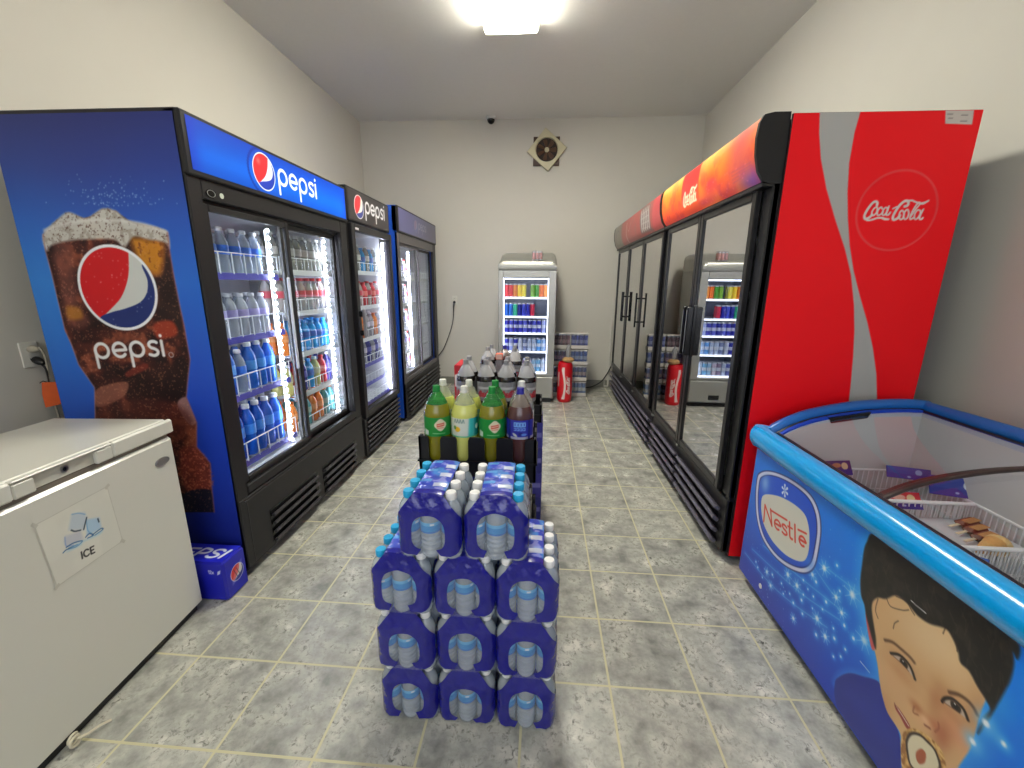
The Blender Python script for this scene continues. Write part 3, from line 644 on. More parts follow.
# ================================================================== red coolers along the right wall
LINERG = M('liner_grey', (196, 197, 196), .5, noise=.03)
BLKF = M('cooler_black', (27, 26, 28), .36, noise=.06)
DOORF = M('door_frame_dark', (24, 23, 25), .3)
XF = 2.20
def script_logo(A, fn, wd, col):
    """the flowing white script: fn maps drawing units (about 560 x 170) to the sheet"""
    S = lambda P, w, closed=False: A.stroke([fn(*p) for p in P], wd*w, col, closed=closed)
    S([(233, 342), (236, 322), (222, 311), (197, 322), (165, 360), (138, 402), (125, 436), (132, 458), (160, 452), (190, 425)], 1.25)
    S([(128, 448), (150, 470), (190, 466), (235, 452), (275, 450), (300, 458), (330, 462)], .95); S([(280, 458), (300, 466), (328, 464)], .6)
    S([(232, 358), (210, 368), (190, 400), (190, 425), (206, 428), (228, 405), (236, 375)], .8, True)
    S([(278, 372), (268, 360), (248, 375), (234, 408), (242, 428), (264, 420), (284, 400)], .85)
    S([(322, 368), (305, 362), (286, 385), (278, 415), (290, 428), (312, 408), (326, 375)], .8, True); S([(335, 352), (318, 395), (312, 424), (330, 424), (346, 404)], .9)
    S([(368, 372), (400, 356)], .7)
    S([(470, 352), (492, 345), (502, 322), (490, 305), (462, 312), (425, 345), (388, 400), (368, 445), (376, 466), (405, 456), (428, 430)], 1.3)
    S([(490, 306), (530, 302), (560, 314), (600, 326), (640, 318), (672, 304)], .85); S([(600, 330), (630, 332), (668, 308)], .6)
    S([(446, 388), (428, 405), (420, 440), (436, 464), (456, 448), (464, 410)], .85, True)
    S([(492, 380), (470, 400), (460, 440), (474, 462), (494, 445), (504, 405)], .85, True)
    S([(520, 440), (560, 380), (600, 330), (584, 322), (548, 372), (516, 438), (520, 462), (546, 448)], .85)
    S([(600, 388), (580, 384), (556, 415), (552, 452), (568, 462), (592, 436), (604, 400)], .8, True); S([(628, 378), (604, 425), (596, 458), (612, 462), (624, 450)], .9)

def right_header(root, W, name, paint, mat, nres):
    prof = [(-.012, 1.79), (-.04, 1.80), (-.064, 1.838), (-.080, 1.90), (-.085, 1.965), (-.080, 2.02), (-.066, 2.048), (-.03, 2.056)]
    body = prof+[(.03, 2.056), (.03, 1.79)]
    b = MB(); e = [(x*1.03-.003 if x < 0 else x, z) for x, z in body]
    b.prism(e, 'y', -.002, .016, 0); b.prism(e, 'y', W-.016, W, 0); b.prism([(x+.004, z) if x < 0 else (x, z) for x, z in body], 'y', .016, W-.016, 0)
    b.box(-.045, 0, 1.778, .03, W, 1.795, 0, .003)
    hs = b.build('header_sign', [BLKF], root)
    P = spline(prof[1:], False, 4); L = [0]
    for i in range(1, len(P)): L.append(L[-1]+math.dist(P[i], P[i-1]))
    A = Art(.018, W-.018, 0, L[-1], nres); paint(A, L[-1])
    fx = lambda V: np.interp(V, L, [p[0] for p in P])-.0012; fz = lambda V: np.interp(V, L, [p[1] for p in P])
    put('sign_face', A.mesh(name, lambda U, V: (fx(V), U, fz(V)), mat), hs)
def bar_handle(d, y, z0, z1, flat=False):
    b = MB()
    if flat:
        b.box(-.062, y-.012, z0, -.022, y+.012, z1, 0, .006); b.box(-.026, y-.016, z0-.01, -.0, y+.016, z1+.01, 0, .003)
        b.box(-.0635, y-.003, z0+.02, -.062, y+.003, z1-.02, 1)
    else:
        b.tube([(-.06, y, z0), (-.06, y, z1)], .0085, 10); 
        for z in (z0+.05, z1-.05): b.tube([(-.06, y, z), (.0, y, z)], .007, 8)
    b.build('handle', [BLK2, STEEL], d)
def right_cooler(Y, W, doors, label, D=.72):
    t = thing('drinks_cooler', (XF, Y, 0), label, 'cooler', None)
    b = MB(); g = .045
    cabinet(t, -1, W, D, .04, 2.03, g, [BLKF, LINERG], .37, 1.80)
    n = doors
    MB().box(.0, 0, .35, .03, .075, 1.80, 0, .003).build('front_post', [BLKF], t); MB().box(.0, W-.03, .35, .03, W, 1.80, 0, .003).build('front_post', [BLKF], t)
    w = (W-.075-.03)/n
    for i in range(n):
        ya = .075+w*i+.003; yb = .075+w*(i+1)-.003
        b = MB(); rect_frame(b, -.026, 0, ya, yb, .355, 1.782, .04, .04, .04, .04)
        d = b.build('door', [DOORF], t)
        MB().box(-.016, ya+.036, .39, -.008, yb-.036, 1.746).build('glass', GLASSD, d)
        if n == 2: bar_handle(d, yb-.03 if i == 0 else ya+.03, .95, 1.25, True)
        else: bar_handle(d, (yb-.03, ya+.03, ya+.03)[i] if i != 1 else yb-.03, .98, 1.30)
        hb = MB(); hb.box(-.034, yb-.03, .335, .0, yb, .353, 0, .003); hb.build('hinge', STEEL, d)
    b = MB(); b.box(-.004, 0, .05, .03, W, .335, 0, .004)
    secs = [(.045+(W-.06)*i/2+.01, .045+(W-.06)*(i+1)/2-.03) for i in range(2)] if n == 2 else [(.03, W-.03)]
    for ya, yb in secs:
        for k in range(4):
            X = Matrix.Translation((-.008, 0, .075+.062*k)) @ Matrix.Rotation(math.radians(35), 4, 'Y'); b.box(-.03, ya, -.016, .004, yb, .004, 1, .003, X)
    b.build('grille', [BLKF, M('louvre_plum', (96, 92, 104), .3)], t)
    MB().box(.05, .04, 0, D-.05, W-.04, .045).build('plinth', BLKF, t)
    for z in (.70, 1.02, 1.34, 1.60): shelf(t, -1, -D+.06, -.09, .05, W-.05, z, PRICE_WHITE, 0)
    MB().box(.036, W/2-.02, .42, .05, W/2+.02, 1.76, 0, .003).build('center_post', BLKF, t)
    return t
R1Y = .75; R1W = 1.425
r1 = right_cooler(R1Y, R1W, 2, 'tall red two-door drinks cooler with a silver ribbon printed on its side')
# printed red side
A = Art(.034, .735, .035, 2.045, .003, (254, 16, 30))
px = lambda x, y: (lambda q: (q[0]-XF, q[2]))(hit(x, y, (0, .735, 0), (0, 1, 0)))
PC = lambda L: [px(730+a/2.327, 90+b/2.327) for a, b in L]
ribbon = PC([(210, 30), (208, 100), (212, 160), (225, 230), (245, 300), (268, 370), (282, 430), (289, 500), (290, 560), (287, 620), (282, 680), (276, 735), (268, 790), (258, 860), (343, 860), (344, 790), (343, 728), (341, 660), (333, 600), (320, 540), (303, 480), (288, 420), (279, 360), (275, 300), (274, 240), (278, 170), (290, 100), (310, 30)])
A.poly(ribbon, (182, 182, 178), sm=False)
A.ell(.495, 1.68, .158, .158, (244, 70, 72), .004); A.ell(.495, 1.68, .149, .149, (254, 16, 30), .006)
script_logo(A, lambda a, b: px(850+a/8.53, 165+b/8.53), .0082, (226, 218, 212))
A.poly([px(946, 110), px(974.5, 110), px(972.5, 124.5), px(945.5, 123.5)], (208, 200, 192), sm=False)
for a, b, c in ((948, 114, 953), (962, 115, 968), (949, 118, 953), (961, 121, 967)): A.stroke([px(a, b), px(c, b)], .003, (120, 112, 108), sm=False)
MB().box(.032, -.012, .033, .737, -.0008, 2.047, 0, .002).build('side_panel', M('panel_edge_dark', (40, 20, 22), .4), r1)
put('side_graphic', A.mesh('side_graphic', lambda U, V: (U, 0*U-.0135, V), art_mat('printed_side_red', .4, spec=.25)), r1)
def warm_header(A, L):
    u = A.U/R1W; v = A.V/L; n = A.noise(.16, 5); n2 = A.noise(.05, 8)
    for c, (a, b, d) in enumerate(((226, 252, 255), (56, 112, 232), (20, 14, 140))): A.C[..., c] = np.interp(v+.25*(n-.5), [0, .45, 1], [a, b, d])
    A.put((slice(None), slice(None)), np.clip((n2-.5)*4, 0, .6)*np.clip(1.2-v*1.3, 0, 1), (206, 40, 72)); A.put((slice(None), slice(None)), np.clip((n-.55)*5, 0, .8), (255, 140, 10))
    A.glow(.16, L*.62, .16, L*.8, (206, 84, 84), .85); A.glow(.07, .02, .1, .06, (112, 70, 168), .8); A.glow(.5, L*.3, .1, .05, (214, 34, 74), .7); A.glow(.66, L*.1, .2, .03, (208, 36, 96), .7)
    for _ in range(40):
        A.ell(rng.uniform(.1, .8), rng.uniform(.01, .12), .006, .003, (244, 120, 150), .006, op=.5)
    q = [(.67, 0), (.66, L*.9), (.95, L*1.02), (.97, 0)]
    A.poly(q, (226, 52, 48), .006, sm=False); A.poly([(.67, 0), (.665, L*.45), (.965, L*.3), (.97, 0)], (238, 86, 24), .08, sm=False, op=.9)
    script_logo(A, lambda a, b: (.94-(a-110)/560*.25, .06+(470-b)/170*.085), .011, (255, 226, 190))
    for k in range(4): A.stroke([(.05, .06+.012*k), (.24, .05+.016*k)], .004, (170, 70, 110), op=.5)
right_header(r1, R1W, 'sign_face', warm_header, art_mat('sign_warm', .35, emit=.16), .004)
R2Y = 2.19; R2W = 2.08
r2 = right_cooler(R2Y, R2W, 3, 'long red-topped three-door drinks cooler reaching the back wall on the right')
def dull_header(A, L):
    A.C[:] = (176, 74, 70); n = A.noise(.1, 15); A.put((slice(None), slice(None)), np.clip((n-.55)*3, 0, .4), (150, 96, 88))
    A.poly([(1.60, 0), (1.62, L), (2.08, L), (2.08, 0)], (132, 126, 112), .03, sm=False); A.stroke([(1.72, .05), (1.98, .04), (1.96, .16), (1.75, .18)], .006, (96, 92, 84), closed=True)
    A.stroke([(1.30, .2), (1.33, .1), (1.30, .02)], .03, (196, 146, 138)); A.stroke([(1.28, .17), (1.2, .12), (1.1, .19)], .012, (192, 130, 122))
    A.poly([(.32, .02), (.34, .24), (.68, .25), (.70, .03)], (118, 96, 94), .02, sm=False)
    for k in range(5): A.stroke([(.38+.065*k, .05), (.36+.065*k, .13), (.39+.065*k, .22)], .022, (206, 200, 194)); 
    for k in range(4): A.stroke([(.38, .06+.045*k), (.64, .07+.04*k)], .008, (196, 190, 186), op=.8)
    A.poly([(.0, 0), (.0, L), (.22, L), (.28, 0)], (196, 66, 70), .03, sm=False)
right_header(r2, R2W, 'sign_face', dull_header, art_mat('sign_unlit', .3), .006)

# ================================================================== white chest freezer
FWH = M('freezer_white', (214, 213, 202), .32, coat=.3); FWH2 = M('freezer_white_shadow', (206, 204, 192), .4)
TH = math.radians(4.0)
wf = thing('chest_freezer', (-.176, .238, 0), 'white chest freezer with an ice sign taped to its front', 'freezer', None, TH)
DX, LY = .455, 1.0
MB().box(-DX+.004, -LY, .03, 0, 0, .79, 0, .012).build('body', FWH, wf)
b = MB(); b.box(-DX, -LY-.006, .803, -.012, .006, .856, 0, .01)
ya, yb = -.56, -.24
ya, yb = -.53, -.245
b.box(-.014, yb, .803, .006, .006, .856, 0, .006); b.box(-.014, -LY-.006, .803, .006, ya, .856, 0, .006); b.box(-.014, ya, .849, .006, yb, .856, 0, .003)
lid = b.build('lid', FWH, wf)
b = MB(); b.box(-.013, ya, .806, -.010, yb, .848, 0); b.box(-.012, ya, .803, .004, ya+.055, .846, 1, .004); b.box(-.012, yb-.055, .803, .004, yb, .846, 1, .004)
b.build('handle', [FWH2, FWH], lid)
b = MB(); X = Matrix.Translation((-.010, (ya+yb)/2, .828)) @ Matrix.Rotation(PI/2, 4, 'Y'); b.lathe([(.006, .001), (.006, .003), (.011, .003), (.011, 0)], 16, 0, X=X); b.lathe([(0, .002), (.006, .002)], 12, 1, X=X); b.build('lock', [STEEL, BLK2], lid)
MB().box(-DX+.02, -LY+.015, .788, -.01, -.015, .804).build('gasket', M('gasket_grey', (120, 112, 100), .6), wf)
MB().box(-DX+.02, -LY+.02, 0, -.02, -.02, .032).build('plinth', BLK, wf)
Nf = (math.cos(TH), math.sin(TH), 0); O = np.array((-.176, .238, 0)); dy = np.array((-math.sin(TH), math.cos(TH), 0))
pf = lambda x, y: (lambda q: (float((q-O)@dy), q[2]))(hit(x, y, O, Nf))
q = pf(162, 461.5); b = MB(); X = Matrix.Translation((.0, q[0], q[1])) @ Matrix.Rotation(PI/2, 4, 'Y'); E = X @ Matrix.Diagonal((.62, 1.25, 1, 1))
b.lathe([(0, 0), (.026, 0), (.026, .003), (.023, .004), (.022, .003), (0, .003)], 24, 0, X=E); b.build('badge', M('badge_silver', (150, 150, 146), .35, metal=.6), wf)
PS = lambda L: [pf(30+a/6.98, 480+b/6.98) for a, b in L]
SQ = PS([(25, 318), (535, 45), (645, 425), (185, 745)])
A = Art(min(p[0] for p in SQ)-.006, max(p[0] for p in SQ)+.006, min(p[1] for p in SQ)-.006, max(p[1] for p in SQ)+.006, .0016, (222, 221, 209))
SQ = PS([(25, 318), (535, 45), (645, 425), (185, 745)])
A.put((slice(None), slice(None)), np.clip((A.noise(.08, 2)-.5)*2, 0, .25), (205, 204, 194))
A.poly(PS([(285, 240), (375, 225), (395, 260), (375, 350), (265, 350)]), (186, 200, 212), .01, sm=False, op=.8); A.poly(PS([(395, 275), (480, 262), (495, 335), (390, 395)]), (168, 200, 224), .008, sm=False, op=.9); A.poly(PS([(245, 390), (350, 355), (370, 410), (255, 470), (235, 430)]), (188, 192, 204), .01, sm=False, op=.8)
A.stroke(PS([(290, 240), (340, 232), (380, 240)]), .004, (140, 176, 204)); A.stroke(PS([(240, 400), (250, 460), (300, 455)]), .004, (150, 172, 206)); A.stroke(PS([(390, 270), (400, 350), (430, 375)]), .003, (120, 170, 210))
for L in ([(285, 350), (310, 358), (350, 350)], [(392, 262), (380, 310), (372, 345)], [(470, 270), (478, 292)]): A.stroke(PS(L), .0042, (44, 60, 76))
for L in ([(250, 470), (300, 440), (362, 425), (320, 465), (255, 485), (228, 508)], [(385, 400), (410, 375), (440, 385), (400, 405)], [(430, 385), (490, 340), (505, 345), (450, 385)], [(265, 478), (330, 450)]): A.stroke(PS(L), .0035, (52, 100, 150))
A.poly(PS([(255, 500), (350, 455), (370, 430), (480, 380), (500, 350), (420, 400), (330, 440)]), (150, 196, 224), .01, op=.7)
c0 = PS([(358, 550), (452, 503)]); c1_ = PS([(350, 505)])
ex = ((c0[1][0]-c0[0][0])/2.0, (c0[1][1]-c0[0][1])/2.0); ey = (c1_[0][0]-c0[0][0], c1_[0][1]-c0[0][1])
write(A, 'ICE', lambda a, b: (c0[0][0]+ex[0]*a+ey[0]*b, c0[0][1]+ex[1]*a+ey[1]*b), .0048, (44, 42, 40))
A.stroke(SQ, .0022, (178, 176, 164), closed=True, sm=False, op=.8)
sq = A.alpha(SQ, sm=False)
_sqfn = lambda U, V: A._sd(SQ, (slice(None), slice(None)), True) < .002
put('paper_sign', A.mesh('paper_sign', lambda U, V: (0*U+.0015, U, V), art_mat('paper_print', .55), keep=_sqfn), wf)
for (a, b_), rot in zip(SQ, (0, 1, 0, 1)):
    MB().box(.0018, a-.009, b_-.005, .0021, a+.009, b_+.005, X=Matrix.Translation((0, a, b_)) @ Matrix.Rotation(.5 if rot else -.9, 4, 'X') @ Matrix.Translation((0, -a, -b_))).build('tape', M('clear_tape', (204, 202, 190), .25), wf)
kq = pf(67, 745); KY, KZ = kq
b = MB(); pts = [(.006+.02*(k/40), KY+.012+.014*math.cos(k*.42)-.0002*k, .018+.012*math.sin(k*.42)+.012*(1-k/40)) for k in range(34)]
pts += [(.03, KY+.035, .018), (.04, KY+.06, .016), (.05, KY+.085, .006)]
tag(b.tube(pts, .0038, 7, X=wf.matrix_basis).build('string_loop', M('string_cream', (214, 206, 182), .7)), 'cream string looped at the foot of the white chest freezer', 'string')

# ================================================================== ice cream freezer with sloping glass top
XN, YN0, YN1 = 2.235, -.80, .625
nf = thing('ice_cream_freezer', (XN, YN1, 0), 'blue ice cream freezer with a smiling boy printed on its side', 'freezer', None)
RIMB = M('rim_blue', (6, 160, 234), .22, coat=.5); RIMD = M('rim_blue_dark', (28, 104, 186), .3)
NBLUE = M('freezer_blue', (20, 70, 196), .35)
LY = YN1-YN0; WX = .66
arc = [(0.0, .70), (.03, .748), (.08, .79), (.16, .832), (.26, .862), (.37, .884), (.50, .897), (.60, .899), (.66, .893)]   # far rim, read off the photo: (x, z)
ARC = spline(arc, False, 5); az = lambda x: float(np.interp(x, [p[0] for p in ARC], [p[1] for p in ARC]))
b = MB(); t = .05
b.box(0, -LY, .05, t, 0, .70, 0, .003); b.box(WX-t, -LY, .05, WX, 0, .87, 0, .003)
for y0 in (-LY, -t): b.prism([(t, .05)]+[(WX-t, .05)]+[(x, az(x)-.02) for x in np.linspace(WX-t, t, 14)], 'y', y0, y0+t, 0)
b.box(t, -LY+t, .05, WX-t, -t, .12, 0)
L_ = .006
b.box(t, -LY+t, .12, t+L_, -t, .70, 1); b.box(WX-t-L_, -LY+t, .12, WX-t, -t, .869, 1); b.box(t, -LY+t, .12, WX-t, -t, .126, 1)
for y0 in (-LY+t, -t-L_): b.prism([(t, .12), (WX-t, .12)]+[(x, az(x)-.03) for x in np.linspace(WX-t, t, 14)], 'y', y0, y0+L_, 1)
b.build('cabinet', [NBLUE, M('liner_pale', (206, 205, 204), .4)], nf)
MB().box(.04, -LY+.04, 0, WX-.04, -.04, .052).build('plinth', BLK, nf)
# rim
b = MB()
zl = .722
b.tube([(.012, .012, zl+.002), (.006, -.03, zl), (.006, -LY*.33, zl+.004), (.006, -LY*.66, zl+.008), (.006, -LY, zl+.01)], .044, 20, 0, ry=.05)
b.lathe([(0, -.05), (.03, -.045), (.044, -.02), (.046, 0), (.044, .02), (.03, .045), (0, .05)], 20, 0, c=(.013, .01, zl+.002))
fa = [(x+.01 if i else .02, .004, z-.012+(.0 if i else 0)) for i, (x, z) in enumerate(ARC)]
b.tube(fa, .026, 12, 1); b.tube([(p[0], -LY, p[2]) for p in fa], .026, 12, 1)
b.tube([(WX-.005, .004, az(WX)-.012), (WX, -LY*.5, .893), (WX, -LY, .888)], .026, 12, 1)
b.build('rim', [RIMB, RIMD], nf)
SEAL = M('seal_black', (18, 22, 34), .4)
b = MB(); ins = [(x, -.026, az(x)-.03) for x in np.linspace(.055, WX-.02, 20)]
b.tube(ins, .012, 8, 0); b.tube([(p[0], -LY+.026, p[2]) for p in ins], .012, 8); b.tube([(WX-.035, -.03, .862), (WX-.035, -LY+.03, .862)], .014, 8); b.tube([(.06, -.03, .748), (.06, -LY+.03, .752)], .01, 8)
b.build('seal', SEAL, nf)
LIDG = clear_mat('lid_glass', (244, 246, 248), 1.5)
def glass_lid(y0, y1, dz, handle_y):
    b = MB(); xs = np.linspace(.058, WX-.035, 18)
    top = [[(x, y, az(x)-.028+dz) for x in xs] for y in np.linspace(y0, y1, 6)]; b.sheet(top)
    o = b.build('glass_lid', LIDG, nf, recalc=False)
    return o, xs
g1, xs = glass_lid(-.60, -.035, .0, 0)
g2, xs = glass_lid(-LY+.035, -.56, -.012, 0)
LF = M('lid_frame_brown', (52, 38, 38), .3)
def lid_bar(o, y, dz, r=.011): 
    # the bar rides along the lid's edge
    MB().tube([(x, y, az(x)-.026+dz) for x in xs], r, 8, 0, ry=.007).build('edge_bar', LF, o)
lid_bar(g1, -.60, .0); lid_bar(g2, -.575, -.012)
hz = az(.30)-.024
b = MB(); b.prism([(.24, az(.24)-.02), (.40, az(.40)-.02), (.39, az(.39)-.045), (.25, az(.25)-.045)], 'y', -.06, -.03, 0); b.build('handle', BLK2, g1)
# printed side: a boy with an ice cream cone, stars and the oval badge
A = Art(-LY+.0, -.002, .06, .69, .0021, (12, 84, 214))
pn = lambda x, y: (lambda q: (q[1]-YN1, q[2]))(hit(x, y, (XN-.002, 0, 0), (1, 0, 0)))
ALL = (slice(None), slice(None))
y_ = -A.U; z_ = A.V
f = np.clip((z_-.06)/.63, 0, 1)
for c, (lo, mid, hi) in enumerate(((22, 4, 4), (52, 104, 132), (180, 226, 244))): A.C[..., c] = np.interp(f+.25*(y_/LY)-.05, [0, .5, 1], [lo, mid, hi])
Z = lambda L, ox, oy, s: [pn(ox+a/s, oy+b/s) for a, b in L]
B6 = lambda L: Z(L, 745, 560, 5.486); B3 = lambda L: Z(L, 850, 530, 5.885); B4 = lambda L: Z(L, 850, 640, 5.885); BN = lambda L: Z(L, 745, 460, 6.4)
for L in ([(0, -40), (120, 110), (250, 230), (450, 370)], [(40, -60), (200, 90), (330, 200), (520, 330)], [(100, -80), (260, 60), (420, 190), (560, 300)], [(380, 40), (470, 170), (520, 210)], [(430, 30), (560, 130), (640, 190)]):
    A.stroke(B6(L), .012, (70, 170, 244), .03, op=.5); A.stroke(B6(L), .0025, (150, 214, 250), .004, op=.6)
pts = [(235, 80, 2.2), (435, 45, 2.4), (285, 140, 2.2), (370, 80, 1.8), (120, 65, 1.8), (140, 140, 1.8), (200, 128, 1), (150, 80, 1.2), (265, 235, 1.3), (310, 220, 1.4), (265, 320, 1.7), (315, 295, 1.2), (395, 320, 2.2), (440, 420, 2), (390, 410, 1.4), (490, 430, 1.4), (530, 290, 1.6), (500, 205, 1.8), (445, 230, 1.4), (520, 170, 1), (590, 190, 3), (655, 440, 3), (595, 430, 1.5), (545, 360, 1.3), (485, 375, .9), (550, 490, 1), (485, 530, 1), (525, 530, 1), (375, 200, 1), (320, 190, 1), (245, 185, .9), (210, 185, .9), (370, 265, .8), (425, 270, .9), (70, 40, 1), (95, 95, .8), (320, 110, 1), (390, 120, 1.4), (345, 160, .8), (60, 10, 1), (505, 30, 1.2)]
for a, b_, k in pts:
    q = B6([(a, b_)])[0]; A.glow(q[0], q[1], .010*k, .010*k, (96, 190, 252), .75); A.ell(q[0], q[1], .0034*k, .0034*k, (236, 246, 255), .006*k*.7)
    if k >= 1.6:
        for w_ in (0, PI/4, PI/2, 3*PI/4): A.stroke([(q[0]-.012*k*math.cos(w_), q[1]-.012*k*math.sin(w_)), (q[0]+.012*k*math.cos(w_), q[1]+.012*k*math.sin(w_))], .0014, (226, 242, 255), .003, op=.7)
r3 = np.random.default_rng(12)
for _ in range(90):
    q = pn(r3.uniform(748, 868), r3.uniform(480, 640)); A.ell(q[0], q[1], .0016, .0016, (190, 226, 252), .003, op=r3.uniform(.2, .9))
for _ in range(40):
    q = pn(r3.uniform(746, 790), r3.uniform(520, 600)); A.ell(q[0], q[1], .003, .003, (190, 226, 252), .005, op=r3.uniform(.2, .9))
hair = B3([(130, 20), (100, 70), (85, 110), (72, 200), (62, 290), (65, 380), (85, 440), (95, 500), (110, 560), (125, 620), (150, 700), (152, 640), (140, 560), (128, 470), (135, 420), (165, 398), (210, 405), (262, 385), (300, 400), (345, 440), (400, 505), (470, 552), (560, 580), (600, 630), (635, 712), (650, 780), (700, 830), (750, 920), (800, 1000), (825, 1060), (780, 1110), (760, 1160), (752, 1200), (800, 1140), (860, 1040), (905, 960), (945, 880), (965, 790), (960, 720), (985, 760), (1000, 700), (960, 640), (760, 480), (600, 350), (350, 150), (220, 50)])
face = B3([(95, 500), (110, 400), (200, 330), (420, 400), (620, 500), (720, 760), (830, 980)])+B4([(822, 290), (800, 350), (770, 420), (740, 530), (705, 640), (655, 720), (600, 800), (500, 900), (400, 900), (330, 760), (300, 640), (298, 560), (270, 505), (220, 425), (192, 335), (175, 250), (164, 160), (148, 75)])
A.stroke(face, .05, (60, 170, 246), .06, closed=True, op=.75)
A.stroke(hair[:10], .03, (80, 180, 248), .05, op=.6)
shirt = B4([(-90, 260), (-60, 215), (0, 195), (80, 215), (168, 246), (190, 330), (230, 430), (290, 560), (300, 780), (300, 1000), (120, 1000), (-70, 420)])
A.stroke(shirt[:6], .012, (60, 150, 240), .03, op=.8); A.poly(shirt, (24, 40, 146), .004)
A.poly(B4([(-40, 300), (120, 330), (200, 430), (260, 560), (230, 620), (100, 480)]), (32, 52, 164), .05, op=.6)
A.poly(face, (216, 174, 124), .005)
fm = A.alpha(face, .004)
def fg(x, y, rx, ry, col, op, rot=0.):
    q = B4([(x, y), (x+rx, y), (x, y+ry)]); ru = math.dist(q[0], q[1]); rv = math.dist(q[0], q[2]); A.glow(q[0][0], q[0][1], ru, rv, col, op, rot, fm)
fg(560, 40, 190, 150, (232, 198, 152), .8); fg(420, -40, 150, 120, (226, 194, 150), .6); fg(260, 250, 110, 110, (216, 168, 122), .6); fg(420, 460, 60, 60, (226, 176, 130), .7); fg(640, 560, 90, 90, (220, 150, 112), .7)
fg(395, 400, 34, 30, (176, 104, 62), .8); fg(505, 360, 36, 120, (182, 122, 78), .6); fg(540, 560, 44, 110, (172, 96, 62), .7); fg(500, 505, 40, 34, (190, 110, 76), .6); fg(300, 200, 90, 40, (198, 138, 92), .5); fg(590, 430, 110, 40, (192, 126, 84), .5); fg(200, 380, 40, 90, (196, 134, 90), .5); fg(310, 130, 90, 46, (186, 134, 92), .5); fg(610, 360, 110, 56, (186, 130, 88), .5); fg(740, 420, 50, 140, (190, 136, 94), .6); fg(440, 470, 26, 24, (236, 192, 150), .7)
A.poly(B4([(262, 380), (285, 400), (320, 450), (350, 500), (352, 528), (330, 515), (295, 450), (270, 410)]), (150, 56, 50), .004); A.stroke(B4([(275, 395), (305, 440), (345, 505)]), .003, (232, 214, 196)); A.stroke(B4([(262, 372), (268, 390), (278, 402)]), .003, (130, 74, 48))
A.stroke(B4([(400, 440), (372, 425), (378, 392)]), .003, (150, 86, 54), .005); A.stroke(B4([(500, 540), (522, 520), (520, 488)]), .003, (156, 86, 58), .006); A.stroke(B4([(440, 500), (470, 520)]), .004, (130, 66, 44), .005)
def eye(c, P, iris, L):
    A.poly(B4(P), (196, 176, 158), .003); m = A.alpha(B4(P), .003)
    q = B4([iris])[0]; A.ell(q[0], q[1], .0125, .0125, (46, 32, 24), .003, mask=m); A.ell(q[0], q[1], .006, .006, (14, 10, 10), .003, mask=m); A.ell(q[0]+.003, q[1]+.004, .0018, .0018, (240, 240, 240), .002)
    A.stroke(B4(L), .0072, (34, 20, 16), .004); A.stroke(B4([P[0]]+P[len(P)//2+1:][::-1]), .0016, (110, 70, 48), .003)
eye(None, [(248, 88), (290, 96), (328, 130), (358, 174), (378, 226), (345, 184), (308, 142), (270, 108)], (316, 138), [(240, 78), (290, 88), (335, 128), (362, 172), (382, 230)])
eye(None, [(546, 358), (588, 352), (632, 380), (668, 418), (690, 466), (645, 432), (604, 402), (568, 378)], (622, 392), [(542, 362), (560, 343), (600, 346), (640, 376), (672, 414), (694, 470)])
A.stroke(B3([(205, 648), (250, 660), (300, 700), (350, 745)])+B4([(378, 132)]), .0075, (96, 62, 40), .006, op=.9); A.stroke(B4([(585, 308), (640, 322), (690, 355), (725, 395), (748, 438)]), .008, (92, 60, 40), .006, op=.9)
A.poly(B3([(92, 490), (112, 500), (140, 600), (150, 690), (128, 700), (104, 590)]), (206, 96, 96), .004)
A.poly(hair, (30, 26, 24), .007)
hm = A.alpha(hair, .004); nh = A.noise(.03, 31); A.put(ALL, hm*np.clip((nh-.55)*3, 0, .5), (62, 52, 44))
for k in range(70):
    a, b_ = r3.uniform(90, 900), 0; b_ = 60+a*.62+r3.uniform(-40, 330); dx, dy2 = r3.uniform(-20, 40), r3.uniform(30, 90)
    A.stroke(B3([(a, b_), (a+dx*.4, b_+dy2*.5), (a+dx, b_+dy2)]), .0016, (88, 74, 60), .003, op=.45, mask=hm)
for L in ([(165, 405), (150, 470), (165, 520)], [(215, 400), (240, 450), (310, 472), (345, 470)], [(270, 390), (330, 420), (360, 470), (380, 500)], [(600, 620), (625, 670), (630, 715)], [(560, 580), (548, 610)], [(255, 580), (262, 550), (285, 535)]): A.stroke(B3(L), .0022, (60, 42, 32), .003)
cone = B4([(306, 570), (330, 530), (370, 520), (430, 545), (500, 600), (548, 670), (565, 760), (540, 860), (420, 900), (320, 800), (300, 690)])
A.poly(cone, (206, 160, 92), .003); cm = A.alpha(cone, .003); nc = A.noise(.01, 41, 2); A.put(ALL, cm*np.clip((nc-.5)*6, 0, .8), (150, 96, 48)); A.put(ALL, cm*np.clip((.42-nc)*6, 0, .7), (236, 200, 136))
inn = B4([(340, 600), (365, 560), (410, 566), (450, 600), (500, 660), (520, 760), (440, 800), (365, 740), (345, 670)]); A.stroke(inn, .012, (44, 28, 24), .005, closed=True); A.poly(inn, (228, 216, 184), .004)
A.poly(B4([(390, 660), (420, 640), (446, 670), (440, 720), (410, 730), (390, 700)]), (176, 92, 58), .004)
for L in ([(360, 415), (385, 440), (446, 490)], ): A.stroke(B3(L), .0022, (232, 232, 232), .002, sm=False)
A.stroke(B4([(60, 125), (115, 192)]), .0022, (226, 232, 240), .002, sm=False)
for a, b_, k in ((800, 490, 1.8), (905, 612, 1.2), (722, 598, 1.6)):
    q = B4([(a, b_)])[0]; A.glow(q[0], q[1], .012*k, .012*k, (120, 200, 252), .8); A.ell(q[0], q[1], .004*k, .004*k, (236, 246, 255), .006)
